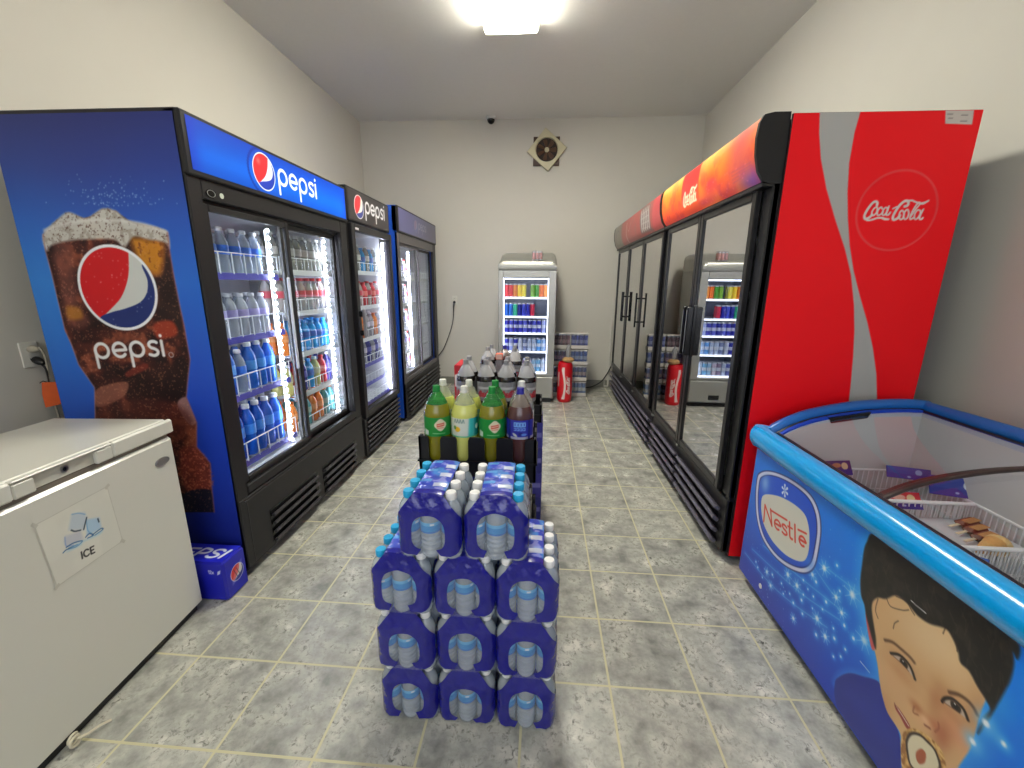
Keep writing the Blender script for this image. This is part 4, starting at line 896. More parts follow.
ov = BN([(80, 120), (100, 85), (150, 74), (230, 95), (330, 150), (420, 230), (468, 330), (482, 450), (466, 580), (440, 680), (390, 718), (320, 706), (240, 660), (170, 590), (110, 490), (78, 370), (70, 240)])
cx, cy = np.mean([p[0] for p in ov]), np.mean([p[1] for p in ov])
sc = lambda k: [(cx+(p[0]-cx)*k, cy+(p[1]-cy)*k) for p in ov]
A.poly(sc(1.03), (40, 50, 130), .004); A.poly(ov, (214, 216, 240), .003); A.poly(sc(.93), (16, 40, 130), .003); A.poly(sc(.90), (18, 82, 212), .003)
A.glow(*BN([(130, 150)])[0], .03, .04, (150, 190, 240), .8); A.glow(*BN([(400, 640)])[0], .04, .03, (40, 130, 236), .6)
A.poly(BN([(106, 250), (122, 224), (160, 220), (225, 235), (310, 280), (380, 345), (408, 430), (412, 530), (400, 610), (370, 648), (310, 636), (240, 590), (170, 510), (120, 410), (104, 320)]), (214, 212, 200), .003)
nm = lambda s, t: BN([(120+275*s, 392+183*s-t*108)])[0]
RED = (214, 58, 40); wn = .0088
A.stroke([nm(0, 0), nm(.03, 1.02), nm(.19, .05), nm(.16, .98)], wn*1.1, RED, sm=False); A.stroke([nm(.155, .93), nm(.54, .97)], wn*.9, RED, sm=False)
A.stroke([nm(.26, .33)]+[nm(.32+.07*math.cos(t_), .33+.27*math.sin(t_)) for t_ in np.linspace(.1, 5.2, 14)], wn, RED); A.stroke([nm(.25, .33), nm(.39, .36)], wn*.9, RED, sm=False)
A.stroke([nm(.53, .52), nm(.48, .6), nm(.43, .52), nm(.46, .36), nm(.52, .28), nm(.54, .14), nm(.49, .04), nm(.43, .1)], wn, RED)
A.stroke([nm(.60, .95), nm(.605, .2), nm(.63, .06), nm(.665, .06)], wn*1.1, RED); A.stroke([nm(.56, .66), nm(.665, .68)], wn*.8, RED, sm=False); A.stroke([nm(.725, 1.02), nm(.73, .02)], wn*1.1, RED, sm=False)
A.stroke([nm(.83, .36)]+[nm(.90+.075*math.cos(t_), .34+.27*math.sin(t_)) for t_ in np.linspace(.1, 5.2, 14)], wn, RED); A.stroke([nm(.82, .34), nm(.98, .37)], wn*.9, RED, sm=False); A.stroke([nm(.80, .86), nm(.99, .94)], wn*.9, RED, sm=False)
sf = BN([(255, 196)])[0]
for k in range(6):
    w_ = PI/3*k+.2; e = (sf[0]+.0185*math.cos(w_), sf[1]+.0215*math.sin(w_)); A.stroke([sf, e], .006, (222, 232, 246), .003); A.ell(e[0], e[1], .0055, .0055, (222, 232, 246), .003)
A.ell(sf[0], sf[1], .006, .006, (120, 160, 226), .003)
put('side_graphic', A.mesh('side_graphic', lambda U, V: (0*U-.002, U, V), art_mat('printed_boy', .3, coat=.25)), nf)
q = pn(761, 586); MB().lathe([(0, 0), (.011, 0), (.011, .002), (0, .0025)], 16, 0, X=Matrix.Translation((-.004, q[0], q[1])) @ Matrix.Rotation(-PI/2, 4, 'Y')).build('drain_plug', M('plug_white', (226, 226, 222), .4), nf)
# ================================================================== shrink-wrapped water packs
PETW = clear_mat('pet_water', (236, 244, 250), 1.6, .03, (230, 238, 243), .38)
CAPW = M('cap_white', (236, 236, 234), .4); CAPC = M('cap_cyan', (40, 170, 222), .35)
FILMB = M('film_blue', (17, 18, 132), .16, coat=.5, noise=.15, nscale=42, bump=.8, bdist=.006)
FILMC = clear_mat('film_clear', (250, 250, 252), 1.42, .06, (232, 238, 246), .10, bump=1.0, bscale=46)
br, bh = .0302, .199
prof = [(0, .004), (.012, .003), (br*.8, 0), (br*.95, .004), (br, .012)]
for k in range(4):
    z = .016+.015*k; prof += [(br, z), (br*.85, z+.004), (br*.85, z+.007), (br, z+.011)]
prof += [(br, .078), (br*.985, .081), (br*.985, .112), (br, .115), (br, .141), (br*.95, .150), (br*.72, .166), (br*.47, .176), (br*.44, .180)]
ME_WB = MB().lathe(prof, 18).mesh('water_bottle', [PETW])
cp = [(0, .179), (br*.50, .179), (br*.52, .181)]+[(br*.52, .195), (br*.47, bh), (0, bh)]
ME_WC = MB().lathe(cp, 16).mesh('water_cap', [CAPW]); ME_WCC = MB().lathe(cp, 16).mesh('water_cap_cyan', [CAPC])
rl = br*.995; A = Art(-PI*rl, PI*rl, .080, .113, .0016, (46, 142, 206))
A.V += .024; A.C[A.V > .127] = (100, 180, 224); A.C[A.V < .110] = (34, 110, 186)
for o in (-PI*rl*.5, PI*rl*.42):
    for k in range(5): A.stroke([(o-.018+.008*k, .114), (o-.015+.008*k, .123), (o-.012+.008*k, .114)], .003, (214, 232, 242))
    A.stroke([(o-.02, .128), (o, .132), (o+.02, .127)], .003, (20, 80, 160))
A.poly([(.012, .108), (.024, .108), (.024, .134), (.012, .134)], (222, 226, 228), sm=False)
ME_WL = A.mesh('water_label', lambda U, V: (rl*np.sin(U/rl), -rl*np.cos(U/rl), V-.024), art_mat('printed_label', .35))
fo = [(-.034, .012), (-.078, .016), (-.0925, .042), (-.0925, .08), (-.0922, .125), (-.080, .150), (-.064, .172), (-.048, .192), (-.036, .2015), (0, .2025)]
fi_ = [(-.022, .034), (-.038, .040), (-.047, .055), (-.049, .08), (-.047, .105), (-.040, .124), (-.030, .133), (-.018, .139), (-.008, .141), (0, .1415)]
fo = spline(fo, False, 3); fi_ = spline(fi_, False, 3)
fo += [(-x, z) for x, z in fo[-2::-1]]; fi_ += [(-x, z) for x, z in fi_[-2::-1]]
def fy(x, z):
    a = abs(x)-.0615; y = -.1245
    if a > 0: y = -.092-math.sqrt(max(.0326**2-a*a, .00004))
    if z > .150: y += (z-.150)*.25
    return y
def film_mesh(seed):
    r = random.Random(seed); b = MB(); R = []
    wz = r.uniform(-.006, .006); wk = r.uniform(.86, 1.1)
    for (ox, oz), (ix, iz) in zip(fo, fi_):
        ix, iz = ix*wk, .085+(iz-.085)*wk+wz; row = []
        for k in range(7):
            t = k/6; x = ix+(ox-ix)*t; z = iz+(oz-iz)*t; row.append((x, fy(x, z)-.0012+.0016*math.sin(x*140+seed)*math.sin(z*90), z))
        R.append(row)
    b.sheet(R)
    for s in (-1, 1):
        P = []
        for i in range(25):
            y = -.098+.196*i/24; dy = ((y+.1225) % .06133)-.03067; x = .0615+max(math.sqrt(max(.0322**2-dy*dy, 0)), .026)
            zt = .128+.010*math.sin(i*.9+seed); P.append([(s*(x-.012 if z > .15 else x), y, z) for z in (.026+.006*math.sin(i*1.3+seed*2), .035, .06, .09, .115, zt)])
        b.sheet(P)
    b.sheet([[(x, .1255, z) for z in (.014, .06, .10, .14)] for x in np.linspace(-.09, .09, 12)])
    return b.mesh('film', [FILMB], recalc=False)
def clear_mesh():
    b = MB(); b.sheet([[(x, fy(x, z)+.0008, z) for z in np.linspace(.004, .150, 9)] for x in np.linspace(-.09, .09, 15)])
    for s in (-1, 1): b.sheet([[(s*(.0935-max(0, z-.13)*.75), y, z) for z in (.006, .05, .1, .13, .15, .172)] for y in np.linspace(-.1, .1, 12)])
    return b.mesh('clear_film', [FILMC], recalc=False)
A = Art(-.045, .045, -.112, .112, .002, (48, 70, 196)); n = A.noise(.02, 61); n2 = A.noise(.045, 66)
AL_ = (slice(None), slice(None))
A.put(AL_, np.clip((n2-.5)*7, 0, .9), (70, 140, 220)); A.put(AL_, np.clip((n-.6)*8, 0, .7), (170, 170, 232))
for k, v0 in enumerate((-.07, -.005, .055)): A.poly([(.002+.004*k, v0), (.040, v0+.004), (.040, v0+.026), (.0+.004*k, v0+.022)], (206, 212, 226), .003, sm=False, op=.9)
for v0 in (-.04, .03, .09): A.poly([(-.044, v0), (-.010, v0-.004), (-.008, v0+.012), (-.044, v0+.016)], (92, 170, 230), .003, sm=False, op=.85)
A.C[A.V < -.088] = (26, 28, 150)
ME_TOP = A.mesh('top_film', lambda U, V: (U, V, .2005+.0025*np.abs(np.sin((V+.123)/.0613*PI))-.006*np.abs(U/.047)**3), art_mat('printed_film', .2, coat=.6))
ME_CLR = clear_mesh(); ME_FILM = [film_mesh(k) for k in range(4)]
def water_pack(x, y, z, rz, k, label, cyan=()):
    t = thing('water_bottle_pack', (x, y, z), label, 'bottle pack', 'water bottle packs', rz)
    put('wrap', ME_FILM[k % 4], t); put('wrap_top', ME_TOP, t); put('clear_wrap', ME_CLR, t)['label'] = 'clear crinkled part of the wrap'
    for i in range(3):
        for j in range(4):
            o = put('bottle', ME_WB, t); o.location = (-.0615+.0615*i, -.092+.0613*j, 0); o.rotation_euler = (0, 0, random.uniform(-.8, .8))
            put('cap', ME_WCC if i in cyan else ME_WC, o); put('label', ME_WL, o)
    return t
PXC = (.8595, 1.045, 1.2300); PY = -.046
for li, (z, ln) in enumerate(((.001, 'bottom layer'), (.2025, 'second layer'), (.404, 'third layer'))):
    for ci, cn in enumerate(('left', 'middle', 'right')):
        dx = (.0, .0, -.002)[li] if ci == 0 else (.003 if ci == 2 else 0)
        water_pack(PXC[ci]+dx-.004*(li == 2 and ci == 0), PY+random.uniform(-.004, .004), z, math.radians(random.uniform(-1.5, 1.5)), li*3+ci,
                   f'blue wrapped pack of water bottles, {cn} one in the {ln} from the floor', (0,) if ci == 0 and li == 2 else ())
water_pack(.951, PY-.004, .606, math.radians(-1), 3, 'blue wrapped pack of water bottles, left of the two on top', (0,))
water_pack(1.138, PY, .606, math.radians(1), 2, 'blue wrapped pack of water bottles, right of the two on top', (2,))

# ================================================================== crates of two-litre bottles
CRATE = M('crate_black', (20, 20, 24), .42, noise=.15)
BX = (.83, .945, 1.06, 1.175)
def bottle_crate(x0, x1, y0, y1, z, h, xs, ys, label, mat=CRATE, group='black bottle crates', fl=0.):
    t = thing('bottle_crate', ((x0+x1)/2, (y0+y1)/2, z), label, 'crate', group); ox, oy = (x0+x1)/2, (y0+y1)/2
    def notch(a0, a1, cs, w=.024, dep=None):
        dep = .03+fl
        P = [(a0, 0), (a1, 0), (a1, h)]
        for c in sorted(cs, reverse=True):
            P += [(c+w+.006, h), (c+w, h-.012)]+[(c+w*math.cos(t_), dep+w-w*math.sin(t_)) for t_ in np.linspace(0, PI, 9)]+[(c-w, h-.012), (c-w-.006, h)]
        return P+[(a0, h)]
    b = MB(); g = .010; X0, X1_, Y0_, Y1_ = x0-ox, x1-ox, y0-oy, y1-oy
    cx = [a-ox for a in xs]; cy = [a-oy for a in ys]
    b.prism(notch(X0, X1_, cx), 'y', Y0_, Y0_+g); b.prism(notch(X0, X1_, cx), 'y', Y1_-g, Y1_)
    b.prism(notch(Y0_, Y1_, cy), 'x', X0, X0+g); b.prism(notch(Y0_, Y1_, cy), 'x', X1_-g, X1_)
    b.box(X0+.001, Y0_+.001, fl, X1_-.001, Y1_-.001, fl+.012); b.box(X0-.006, Y0_-.006, h*.42, X1_+.006, Y0_, h*.46); b.box(X1_, Y0_-.006, h*.42, X1_+.006, Y1_+.006, h*.46); b.box(X0-.006, Y0_-.006, h*.42, X0, Y1_+.006, h*.46)
    b.build('shell', [mat], t)
    d = MB()
    for i in range(len(cx)-1):
        m_ = (cx[i]+cx[i+1])/2; d.box(m_-.003, Y0_+g, fl+.012, m_+.003, Y1_-g, fl+(h-fl)*.7)
    d.build('divider', [mat], t)
    return t
BIG = {}
def big_bottle(kind, shell, liquid, capc, paint, fill, h=.325, r=.054, label_z=(.122, .202), lfac=.9, sf=.3):
    sm_ = clear_mat('shell_'+kind, shell, 1.45, .03, shell, sf); lm = clear_mat('soda_'+kind, liquid, 1.36, .05, liquid, lfac); cm = M('screwcap_'+kind, capc, .4)
    k = h/.325
    P = [(0, .006), (r*.55, .0), (r*.85, .006), (r*.97, .022), (r, .045), (r, .207*k), (r*.985, .219*k), (r*.93, .233*k), (r*.80, .253*k), (r*.60, .275*k), (r*.38, .294*k), (r*.27, .301*k), (r*.25, .304*k)]
    B = MB().lathe(P, 24).mesh(kind+'_shell', [sm_])
    Q = [(0, .002)]+[(a*1.004, max(z, .002)) for a, z in P[1:] if z < fill*h]; zf = fill*h
    rf = float(np.interp(zf, [p[1] for p in P[2:]], [p[0] for p in P[2:]]))*1.004; Q += [(rf, zf), (0, zf)]
    Lq = MB().lathe(Q, 24).mesh(kind+'_drink', [lm])
    c = MB(); n = 20; c.lathe([(0, .298*k), (r*.30, .298*k), (r*.30, .304*k), (r*.275, .305*k), (r*.275, .322*k), (r*.25, h), (0, h)], n); cap = c.mesh(kind+'_cap', [cm])
    rr = r*1.02; off = label_z[0]-.088; A = Art(-PI*rr, PI*rr, .088, label_z[1]-off, .0022, (255, 255, 255)); paint(A, rr)
    lab = A.mesh(kind+'_label', lambda U, V: (rr*np.sin(U/rr), -rr*np.cos(U/rr), V+off), art_mat('printed_label', .35))
    BIG[kind] = (B, Lq, cap, lab)
def set_big(kind, x, y, z, label, group, rz=0.):
    B, Lq, cap, lab = BIG[kind]; t = thing('soda_bottle', (x, y, z), label, 'bottle', group, rz)
    put('bottle_shell', B, t); put('drink', Lq, t); put('cap', cap, t); put('label', lab, t); return t
def p_ginger(A, r):
    A.C[:] = (16, 132, 48); A.glow(.02, .13, .08, .05, (24, 150, 60), .6)
    for o in (.012, .012-PI*r): 
        c = [(o+.024*math.cos(t)*(1+.08*math.cos(4*t)), .137+.024*math.sin(t)*(1+.08*math.cos(4*t))) for t in np.linspace(0, 2*PI, 24, endpoint=False)]
        A.poly(c, (226, 214, 182)); A.poly([(o-.016, .128), (o+.016, .132), (o+.016, .146), (o-.016, .142)], (214, 90, 66), sm=False); A.stroke([(o-.012, .136), (o+.012, .139)], .003, (236, 210, 190)); A.stroke([(o-.012, .124), (o+.012, .125)], .003, (220, 110, 90))
    A.poly([(-.062, .092), (-.04, .092), (-.04, .112), (-.062, .118)], (214, 224, 206), sm=False); A.stroke([(-.02, .102), (.03, .100)], .003, (150, 206, 150))
def p_lemon(A, r):
    A.C[:] = (212, 218, 204); A.poly([(.022, .05), (.05, .05), (.05, .2), (.03, .2)], (60, 190, 186), .01, sm=False); A.poly([(.05, .05), (.17, .05), (.17, .2), (.05, .2)], (20, 150, 150), .01, sm=False); A.C[A.V < .094] = (96, 196, 150)
    A.ell(-.022, .122, .013, .011, (238, 190, 30)); A.ell(-.034, .128, .007, .008, (90, 150, 60))
    for k in range(4): A.stroke([(-.036+.012*k, .150), (-.032+.012*k, .164), (-.028+.012*k, .150)], .003, (90, 130, 120))
    A.ell(.07, .13, .012, .012, (226, 236, 226))
def p_grape(A, r):
    A.C[:] = (38, 40, 160); A.C[A.V < .098] = (168, 168, 190); A.C[A.V > .168] = (176, 176, 198)
    for o in (0., PI*r): 
        for k in range(4):
            x = o-.021+.0125*k; A.stroke([(x, .142), (x, .158), (x+.008, .158), (x+.008, .142), (x, .142)], .004, (130, 190, 240), sm=False)
            A.stroke([(x, .126), (x+.008, .126), (x+.008, .134), (x, .134)], .0035, (120, 170, 236), sm=False)
        A.ell(o+.006, .110, .010, .008, (24, 30, 120)); A.ell(o-.018, .106, .012, .005, (206, 214, 200), rot=-.6); A.ell(o+.02, .108, .012, .005, (90, 140, 220))
    for x in (-.044, .044): A.poly([(x-.006, .06), (x+.006, .06), (x+.006, .2), (x-.006, .2)], (22, 24, 120), sm=False)
def p_diet(A, r):
    A.C[:] = (160, 160, 162); A.put((slice(None), slice(None)), np.clip((A.noise(.03, 71)-.5)*4, 0, .5), (120, 120, 124))
    for o in (0., PI*r, -PI*r): script_logo(A, lambda a, b: (o-.05+(a-110)/560*.10, .11+(470-b)/170*.036), .0062, (190, 40, 50)); A.poly([(o-.05, .155), (o+.05, .155), (o+.05, .168), (o-.05, .168)], (206, 206, 208), sm=False)
    A.poly([(.062, .07), (.078, .07), (.078, .2), (.062, .2)], (60, 58, 60), sm=False); A.poly([(-.078, .07), (-.062, .07), (-.062, .2), (-.078, .2)], (60, 58, 60), sm=False)
def p_plain(A, r): 
    A.C[:] = (214, 216, 214); A.poly([(-.05, .11), (.05, .115), (.05, .15), (-.05, .145)], (90, 110, 190), sm=False)
big_bottle('ginger', (96, 206, 120), (146, 140, 30), (18, 136, 54), p_ginger, .775, lfac=.85, sf=.2)
big_bottle('lemonade', (222, 226, 214), (222, 226, 120), (226, 226, 216), p_lemon, .78, lfac=.92)
big_bottle('grape', (206, 196, 186), (84, 50, 50), (40, 40, 150), p_grape, .775, lfac=.97)
big_bottle('diet_cola', (222, 222, 224), (28, 20, 20), (150, 150, 152), p_diet, .725, lfac=.98, sf=.55, label_z=(.10, .208))
big_bottle('clear_soda', (214, 216, 214), (206, 210, 204), (226, 226, 224), p_plain, .75, lfac=.6)
CZ = .645
bottle_crate(.765, 1.245, .365, .605, .585, .186, BX, (.43, .545), 'topmost black plastic crate behind the water packs, holding two-litre ginger ale and lemonade', fl=CZ-.012-.585)
g = 'two litre sodas in the near crate'
set_big('ginger', BX[0], .43, CZ, 'green-capped ginger ale bottle with olive drink, leftmost in the front row of the near crate', g, .25); set_big('lemonade', BX[1], .43, CZ, 'pale yellow lemonade bottle with white and teal label, front row of the near crate', g)
set_big('ginger', BX[2], .43, CZ, 'green-capped ginger ale bottle between the front lemonade and the blue-labelled soda bottle', g, .1); set_big('grape', BX[3], .43, CZ, 'brown-purple soda bottle with blue cap and blue label in the near crate', g)
set_big('lemonade', BX[0], .545, CZ, 'pale lemonade bottle standing behind the leftmost ginger ale bottle', g, .8); set_big('lemonade', BX[1], .545, CZ, 'pale lemonade bottle standing behind the front lemonade bottle', g, .5)
set_big('ginger', BX[2], .545, CZ, 'green-capped ginger ale bottle in the rear row of the near crate', g, -.4); set_big('clear_soda', BX[3], .545, CZ, 'white-capped clear soda bottle standing behind the blue-labelled soda bottle', g)
for z, nm_ in ((.0, 'lowest'), (.2925, 'middle')):
    bottle_crate(.765, 1.245, .365, .605, z, .115, BX, (.43, .545), f'black plastic crate of cola bottles, {nm_} of three behind the water packs')
    for x, y, w_ in ((BX[0], .43, 'left front'), (BX[3], .43, 'right front'), (BX[0], .545, 'left rear'), (BX[3], .545, 'right rear')):
        t = set_big('diet_cola', x, y, z+.012, f'cola bottle at the {w_} corner of the {nm_} crate behind the water packs', 'cola bottles in the lower crates'); t.scale = (1, 1, .855)
# ---- cases and the silver-labelled cola bottles behind
def p_case(A, base, band, mark):
    u0, u1, v0, v1 = A.ext; A.C[:] = base; A.poly([(u0, v0+(v1-v0)*.3), (u1, v0+(v1-v0)*.42), (u1, v0+(v1-v0)*.62), (u0, v0+(v1-v0)*.5)], band, sm=False); A.ell((u0+u1)/2, (v0+v1)/2, .045, .045, mark)
def case(x0, y0, z0, x1, y1, z1, col, band, mark, label, group, name='drink_case'):
    t = thing(name, ((x0+x1)/2, (y0+y1)/2, z0), label, 'case', group); hx_, hy, h = (x1-x0)/2, (y1-y0)/2, z1-z0
    cm = M('card_'+'_'.join(map(str, col)), col, .4, noise=.06); MB().box(-hx_, -hy, 0, hx_, hy, h, 0, .006).build('carton', cm, t)
    for s, nm_ in ((0, 'front_print'), (1, 'side_print')):
        hw = (hx_, hy)[s]-.004; A = Art(-hw, hw, .004, h-.004, .004, col); p_case(A, col, band, mark)
        put(nm_, A.mesh(nm_, (lambda U, V: (U, 0*U-hy-.0008, V)) if s == 0 else (lambda U, V: (0*U+hx_+.0008, U, V)), art_mat('printed_card', .4)), t)
    return t
gc = 'drink cases under the far bottle crates'
for k, z in enumerate((0., .155, .31, .465)):
    case(.765, 1.03, z, 1.275, 1.285, z+.154, (58, 56, 150) if k % 2 else (42, 44, 128), (120, 118, 196), (200, 200, 220), f'{("lowest","second lowest","second highest","highest")[k]} blue drink case under the silver-labelled cola bottles', gc)
bottle_crate(.765, 1.265, 1.03, 1.285, .620, .10, BX, (1.10, 1.215), 'low black crate under the silver-labelled cola bottles')
for j, y in enumerate((1.10, 1.215)):
    for i, x in enumerate(BX):
        set_big('diet_cola', x, y, .633, f'silver-labelled cola bottle, {("leftmost","second from left","third from left","rightmost")[i]} in the {("front","rear")[j]} row of the far crate', 'silver-labelled cola bottles', .3*i-.2)
RED_C = (196, 22, 40)
for k, z in enumerate((0., .165, .33, .495)):
    case(.695, 1.40, z, .80, 1.62, z+.164, RED_C, (226, 200, 200), (236, 226, 226), f'red cola case in the tower beside the silver-labelled bottles, {("on the floor","second from the floor","third from the floor","fourth from the floor")[k]}', 'red cola cases')
case(.697, 1.40, .66, .755, 1.62, .865, RED_C, (226, 190, 190), (236, 226, 226), 'red cola case topping the tower left of the silver-labelled bottles', 'red cola cases')
for k, z in enumerate((0., .155, .31, .455)):
    case(.81, 1.66, z, 1.22, 1.95, z+.15, (44, 44, 60), (120, 120, 140), (180, 180, 190), f'dark drink case in front of the slim can fridge, {("on the floor","second from the floor","third from the floor","topmost")[k]}', gc)
for i, (x, y, kd, lb) in enumerate(((.87, 1.76, 'diet_cola', 'cola bottle standing left on the dark cases before the can fridge'), (.885, 1.885, 'diet_cola', 'cola bottle standing behind another cola bottle on the dark cases, at left'), (1.065, 1.74, 'diet_cola', 'cola bottle standing before the lit shelves of the slim can fridge'), (1.06, 1.87, 'diet_cola', 'cola bottle at the back of the dark cases, nearest the lit can fridge'),
                             (.985, 1.86, 'grape', 'blue-capped soda bottle standing between the cola bottles on the dark cases'))):
    set_big(kd, x, y, .607, lb, 'bottles on the dark cases')
case(.94, 1.665, .607, .985, 1.71, .855, (150, 146, 148), (190, 186, 186), (170, 166, 170), 'small grey carton standing on the dark cases between cola bottles', None)
case(.936, 1.665, .856, .986, 1.71, .90, (226, 92, 58), (236, 170, 140), (240, 200, 180), 'little orange box lying on the small grey carton between cola bottles', None)
# ---- twelve-pack beside the chest freezer
tp = thing('soda_carton', (-.235, .338, 0), 'blue twelve-pack soda carton on the floor between the white freezer and the tall blue cooler', 'carton')
CB = M('carton_blue', (26, 30, 178), .3, coat=.3)
MB().box(-.14, -.066, 0, .14, .066, .192, 0, .01).build('carton', CB, tp)
A = Art(-.132, .132, -.06, .06, .002, (30, 36, 196))
write(A, 'PEPSI', lambda a, b: (-.155+a*.073+b*.014, -.03+b*.055), .0135, (222, 226, 240)); put('top_print', A.mesh('top_print', lambda U, V: (U, V, 0*U+.1925), art_mat('printed_card', .4)), tp)
A = Art(-.132, .132, .008, .184, .002, (26, 32, 182)); write(A, '12x', lambda a, b: (.068+a*.014, .138+b*.016), .0036, (214, 216, 232)); A.poly([(.108, .132), (.122, .140), (.126, .158), (.112, .15)], (214, 220, 236), sm=False)
put('front_print', A.mesh('front_print', lambda U, V: (U, 0*U-.0668, V), art_mat('printed_card', .4)), tp)
A = Art(-.058, .058, .008, .184, .002, (26, 32, 182))
globe(A, .004, .098, .040, (222, 224, 236), (214, 50, 50), (218, 214, 206), (30, 40, 140)); A.ell(.004, .098, .056, .014, (222, 224, 236), .003, rot=.9, op=.35)
for a in (-.01, .006): A.stroke([(-.004+a, .12), (.012+a, .078)], .003, (70, 60, 60))
put('side_print', A.mesh('side_print', lambda U, V: (0*U+.1408, U, V), art_mat('printed_card', .4)), tp)
# ================================================================== slim can fridge against the back wall
SILV = M('fridge_silver', (172, 172, 166), .36, metal=.55); SILV2 = M('fridge_silver_dark', (120, 120, 116), .4, metal=.5)
FX0, FX1, FY = .755, 1.405, 3.60; FW = FX1-FX0; FD = .62
mf = thing('can_fridge', (FX0, FY, 0), 'slim silver can fridge with glowing shelves against the back wall', 'fridge')
b = MB(); t = .045; zb, zt = .34, 1.50
b.box(0, .03, .04, t, FD, 1.53, 0, .004); b.box(FW-t, .03, .04, FW, FD, 1.53, 0, .004); b.box(t, FD-.04, .04, FW-t, FD, 1.53, 0); b.box(t, .03, .04, FW-t, FD-.04, zb-.02, 0); b.box(t, .03, zt-.03, FW-t, FD-.04, 1.53, 0)
b.box(t, FD-.05, zb-.02, FW-t, FD-.04, zt-.03, 1); b.box(t, .04, zb-.02, t+.006, FD-.05, zt-.03, 1); b.box(FW-t-.006, .04, zb-.02, FW-t, FD-.05, zt-.03, 1)
b.build('cabinet', [SILV, M('liner_cool', (196, 202, 222), .4)], mf)
pr = [(-.01, 1.53), (-.018, 1.56), (-.015, 1.595), (.0, 1.618), (.03, 1.628), (.16, 1.632), (.20, 1.66), (.25, 1.70), (.32, 1.728), (.40, 1.735), (FD, 1.735), (FD, 1.53)]
def rnd(w0, w1):
    b = MB(); N_ = len(pr); xs = [0, .012, .03, .06, FW/2, FW-.06, FW-.03, FW-.012, FW]; dz = [.07, .03, .01, 0, 0, 0, .01, .03, .07]
    P = [[(x, p[0], 1.53+(p[1]-1.53)*(1-d/.205*1.0)) for p in pr] for x, d in zip(xs, dz)]
    b.sheet(P); b.add(P[0], [tuple(range(N_))]); b.add(P[-1], [tuple(range(N_))]); return b
o = rnd(0, 0).build('canopy', [SILV], mf); MB().box(.05, -.0185, 1.600, FW-.05, -.004, 1.612, 0, .003).build('bright_line', M('canopy_glow', (255, 250, 240), .3, emit=.7, ecol=(255, 246, 230)), o)  # weakly emissive bright line along the canopy's front edge
b = MB(); rect_frame(b, 0, .03, 0, 1, 0, 1, .1, .1, .1, .1); 
b = MB(); b.box(0, 0, .325, .055, .028, 1.525, 0, .004); b.box(FW-.085, 0, .325, FW, .028, 1.525, 0, .004); b.box(.055, 0, 1.445, FW-.085, .028, 1.525, 0, .004); b.box(.055, 0, .325, FW-.085, .028, .345, 0, .003)
d = b.build('door', [SILV], mf); MB().box(.055, .010, .345, FW-.085, .016, 1.445).build('glass', clear_mat('can_fridge_glass', (250, 252, 255), 1.4), d)
b = MB(); b.box(0, .002, .05, FW, .03, .315, 0, .012); b.box(.30, .0005, .085, .42, .004, .14, 1, .002); b.box(.30, .0, .075, .43, .003, .084, 0); b.build('lower_panel', [SILV, BLK2], mf)
MB().box(.02, .02, 0, FW-.02, FD-.02, .045).build('plinth', BLK2, mf)
GLOW = M('shelf_light', (255, 255, 255), .3, emit=3.5, ecol=(232, 238, 255))
MB().box(.07, .036, 1.425, FW-.1, .046, 1.437).build('light_strip', GLOW, mf)  # top strip added to brighten the upper inside of the fridge
for x in (.058, FW-.088): MB().box(x-.004, .034, .36, x+.004, .042, 1.44).build('light_strip', GLOW, mf)
SZ = (1.225, 1.01, .82, .604, .36)
for z in SZ:
    s_ = MB().box(.052, .06, z-.012, FW-.052, FD-.06, z-.004).build('shelf', M('shelf_white', (220, 224, 234), .4), mf); MB().box(.055, .045, z-.016, FW-.085, .058, z+.002, 0).build('shelf_light', M('shelf_edge_light', (255, 255, 255), .3, emit=1.3, ecol=(232, 238, 255)), s_)
CANS = {}
def can_mesh(col, top=(196, 198, 202), band=None, r=.0262, h=.155):
    k = (col, band, r, h)
    if k in CANS: return CANS[k]
    ms = [M('can_%d_%d_%d' % col, col, .3, metal=.25), M('can_top', top, .3, metal=.8), M('can_%d_%d_%d' % (band or col), band or col, .3, metal=.25)]
    P = [(0, .004, 1), (r*.72, .002, 1), (r*.78, 0, 1), (r, .012, 0), (r, h*.38, 2 if band else 0), (r, h*.62, 0), (r, h-.014, 1), (r*.84, h-.004, 1), (r*.84, h, 1), (r*.78, h-.003, 1), (0, h-.004, 1)]
    CANS[k] = MB().lathe(P, 16).mesh('can', ms); return CANS[k]
rows = [([(214, 40, 50), (206, 44, 40), (214, 120, 30), (226, 190, 40), (226, 210, 60), None, (120, 170, 60), (70, 150, 50), (226, 110, 40), (236, 150, 70)], None, 'top shelf'),
        ([(40, 100, 190), (44, 110, 200), (60, 180, 140), (36, 40, 140), (60, 70, 190), (40, 44, 160), (196, 40, 70), None, None, None], None, 'second shelf'),
        ([(50, 54, 170), (70, 76, 190), (40, 44, 150), (60, 60, 180), (90, 96, 200), (36, 40, 140), (80, 86, 190), (50, 54, 160), (150, 160, 210)], (196, 200, 220), 'third shelf'),
        ([(60, 66, 180), (150, 160, 214), (44, 50, 160), (190, 196, 216), (120, 130, 170), (176, 190, 216), (170, 186, 214), (90, 150, 210), (150, 180, 216)], (206, 212, 228), 'fourth shelf'),
        ([(120, 130, 190), (160, 160, 200), (90, 100, 170), (180, 190, 214), (150, 130, 160), (206, 190, 206), (150, 190, 220), (120, 180, 220), (190, 206, 224)], (214, 220, 232), 'bottom shelf')]
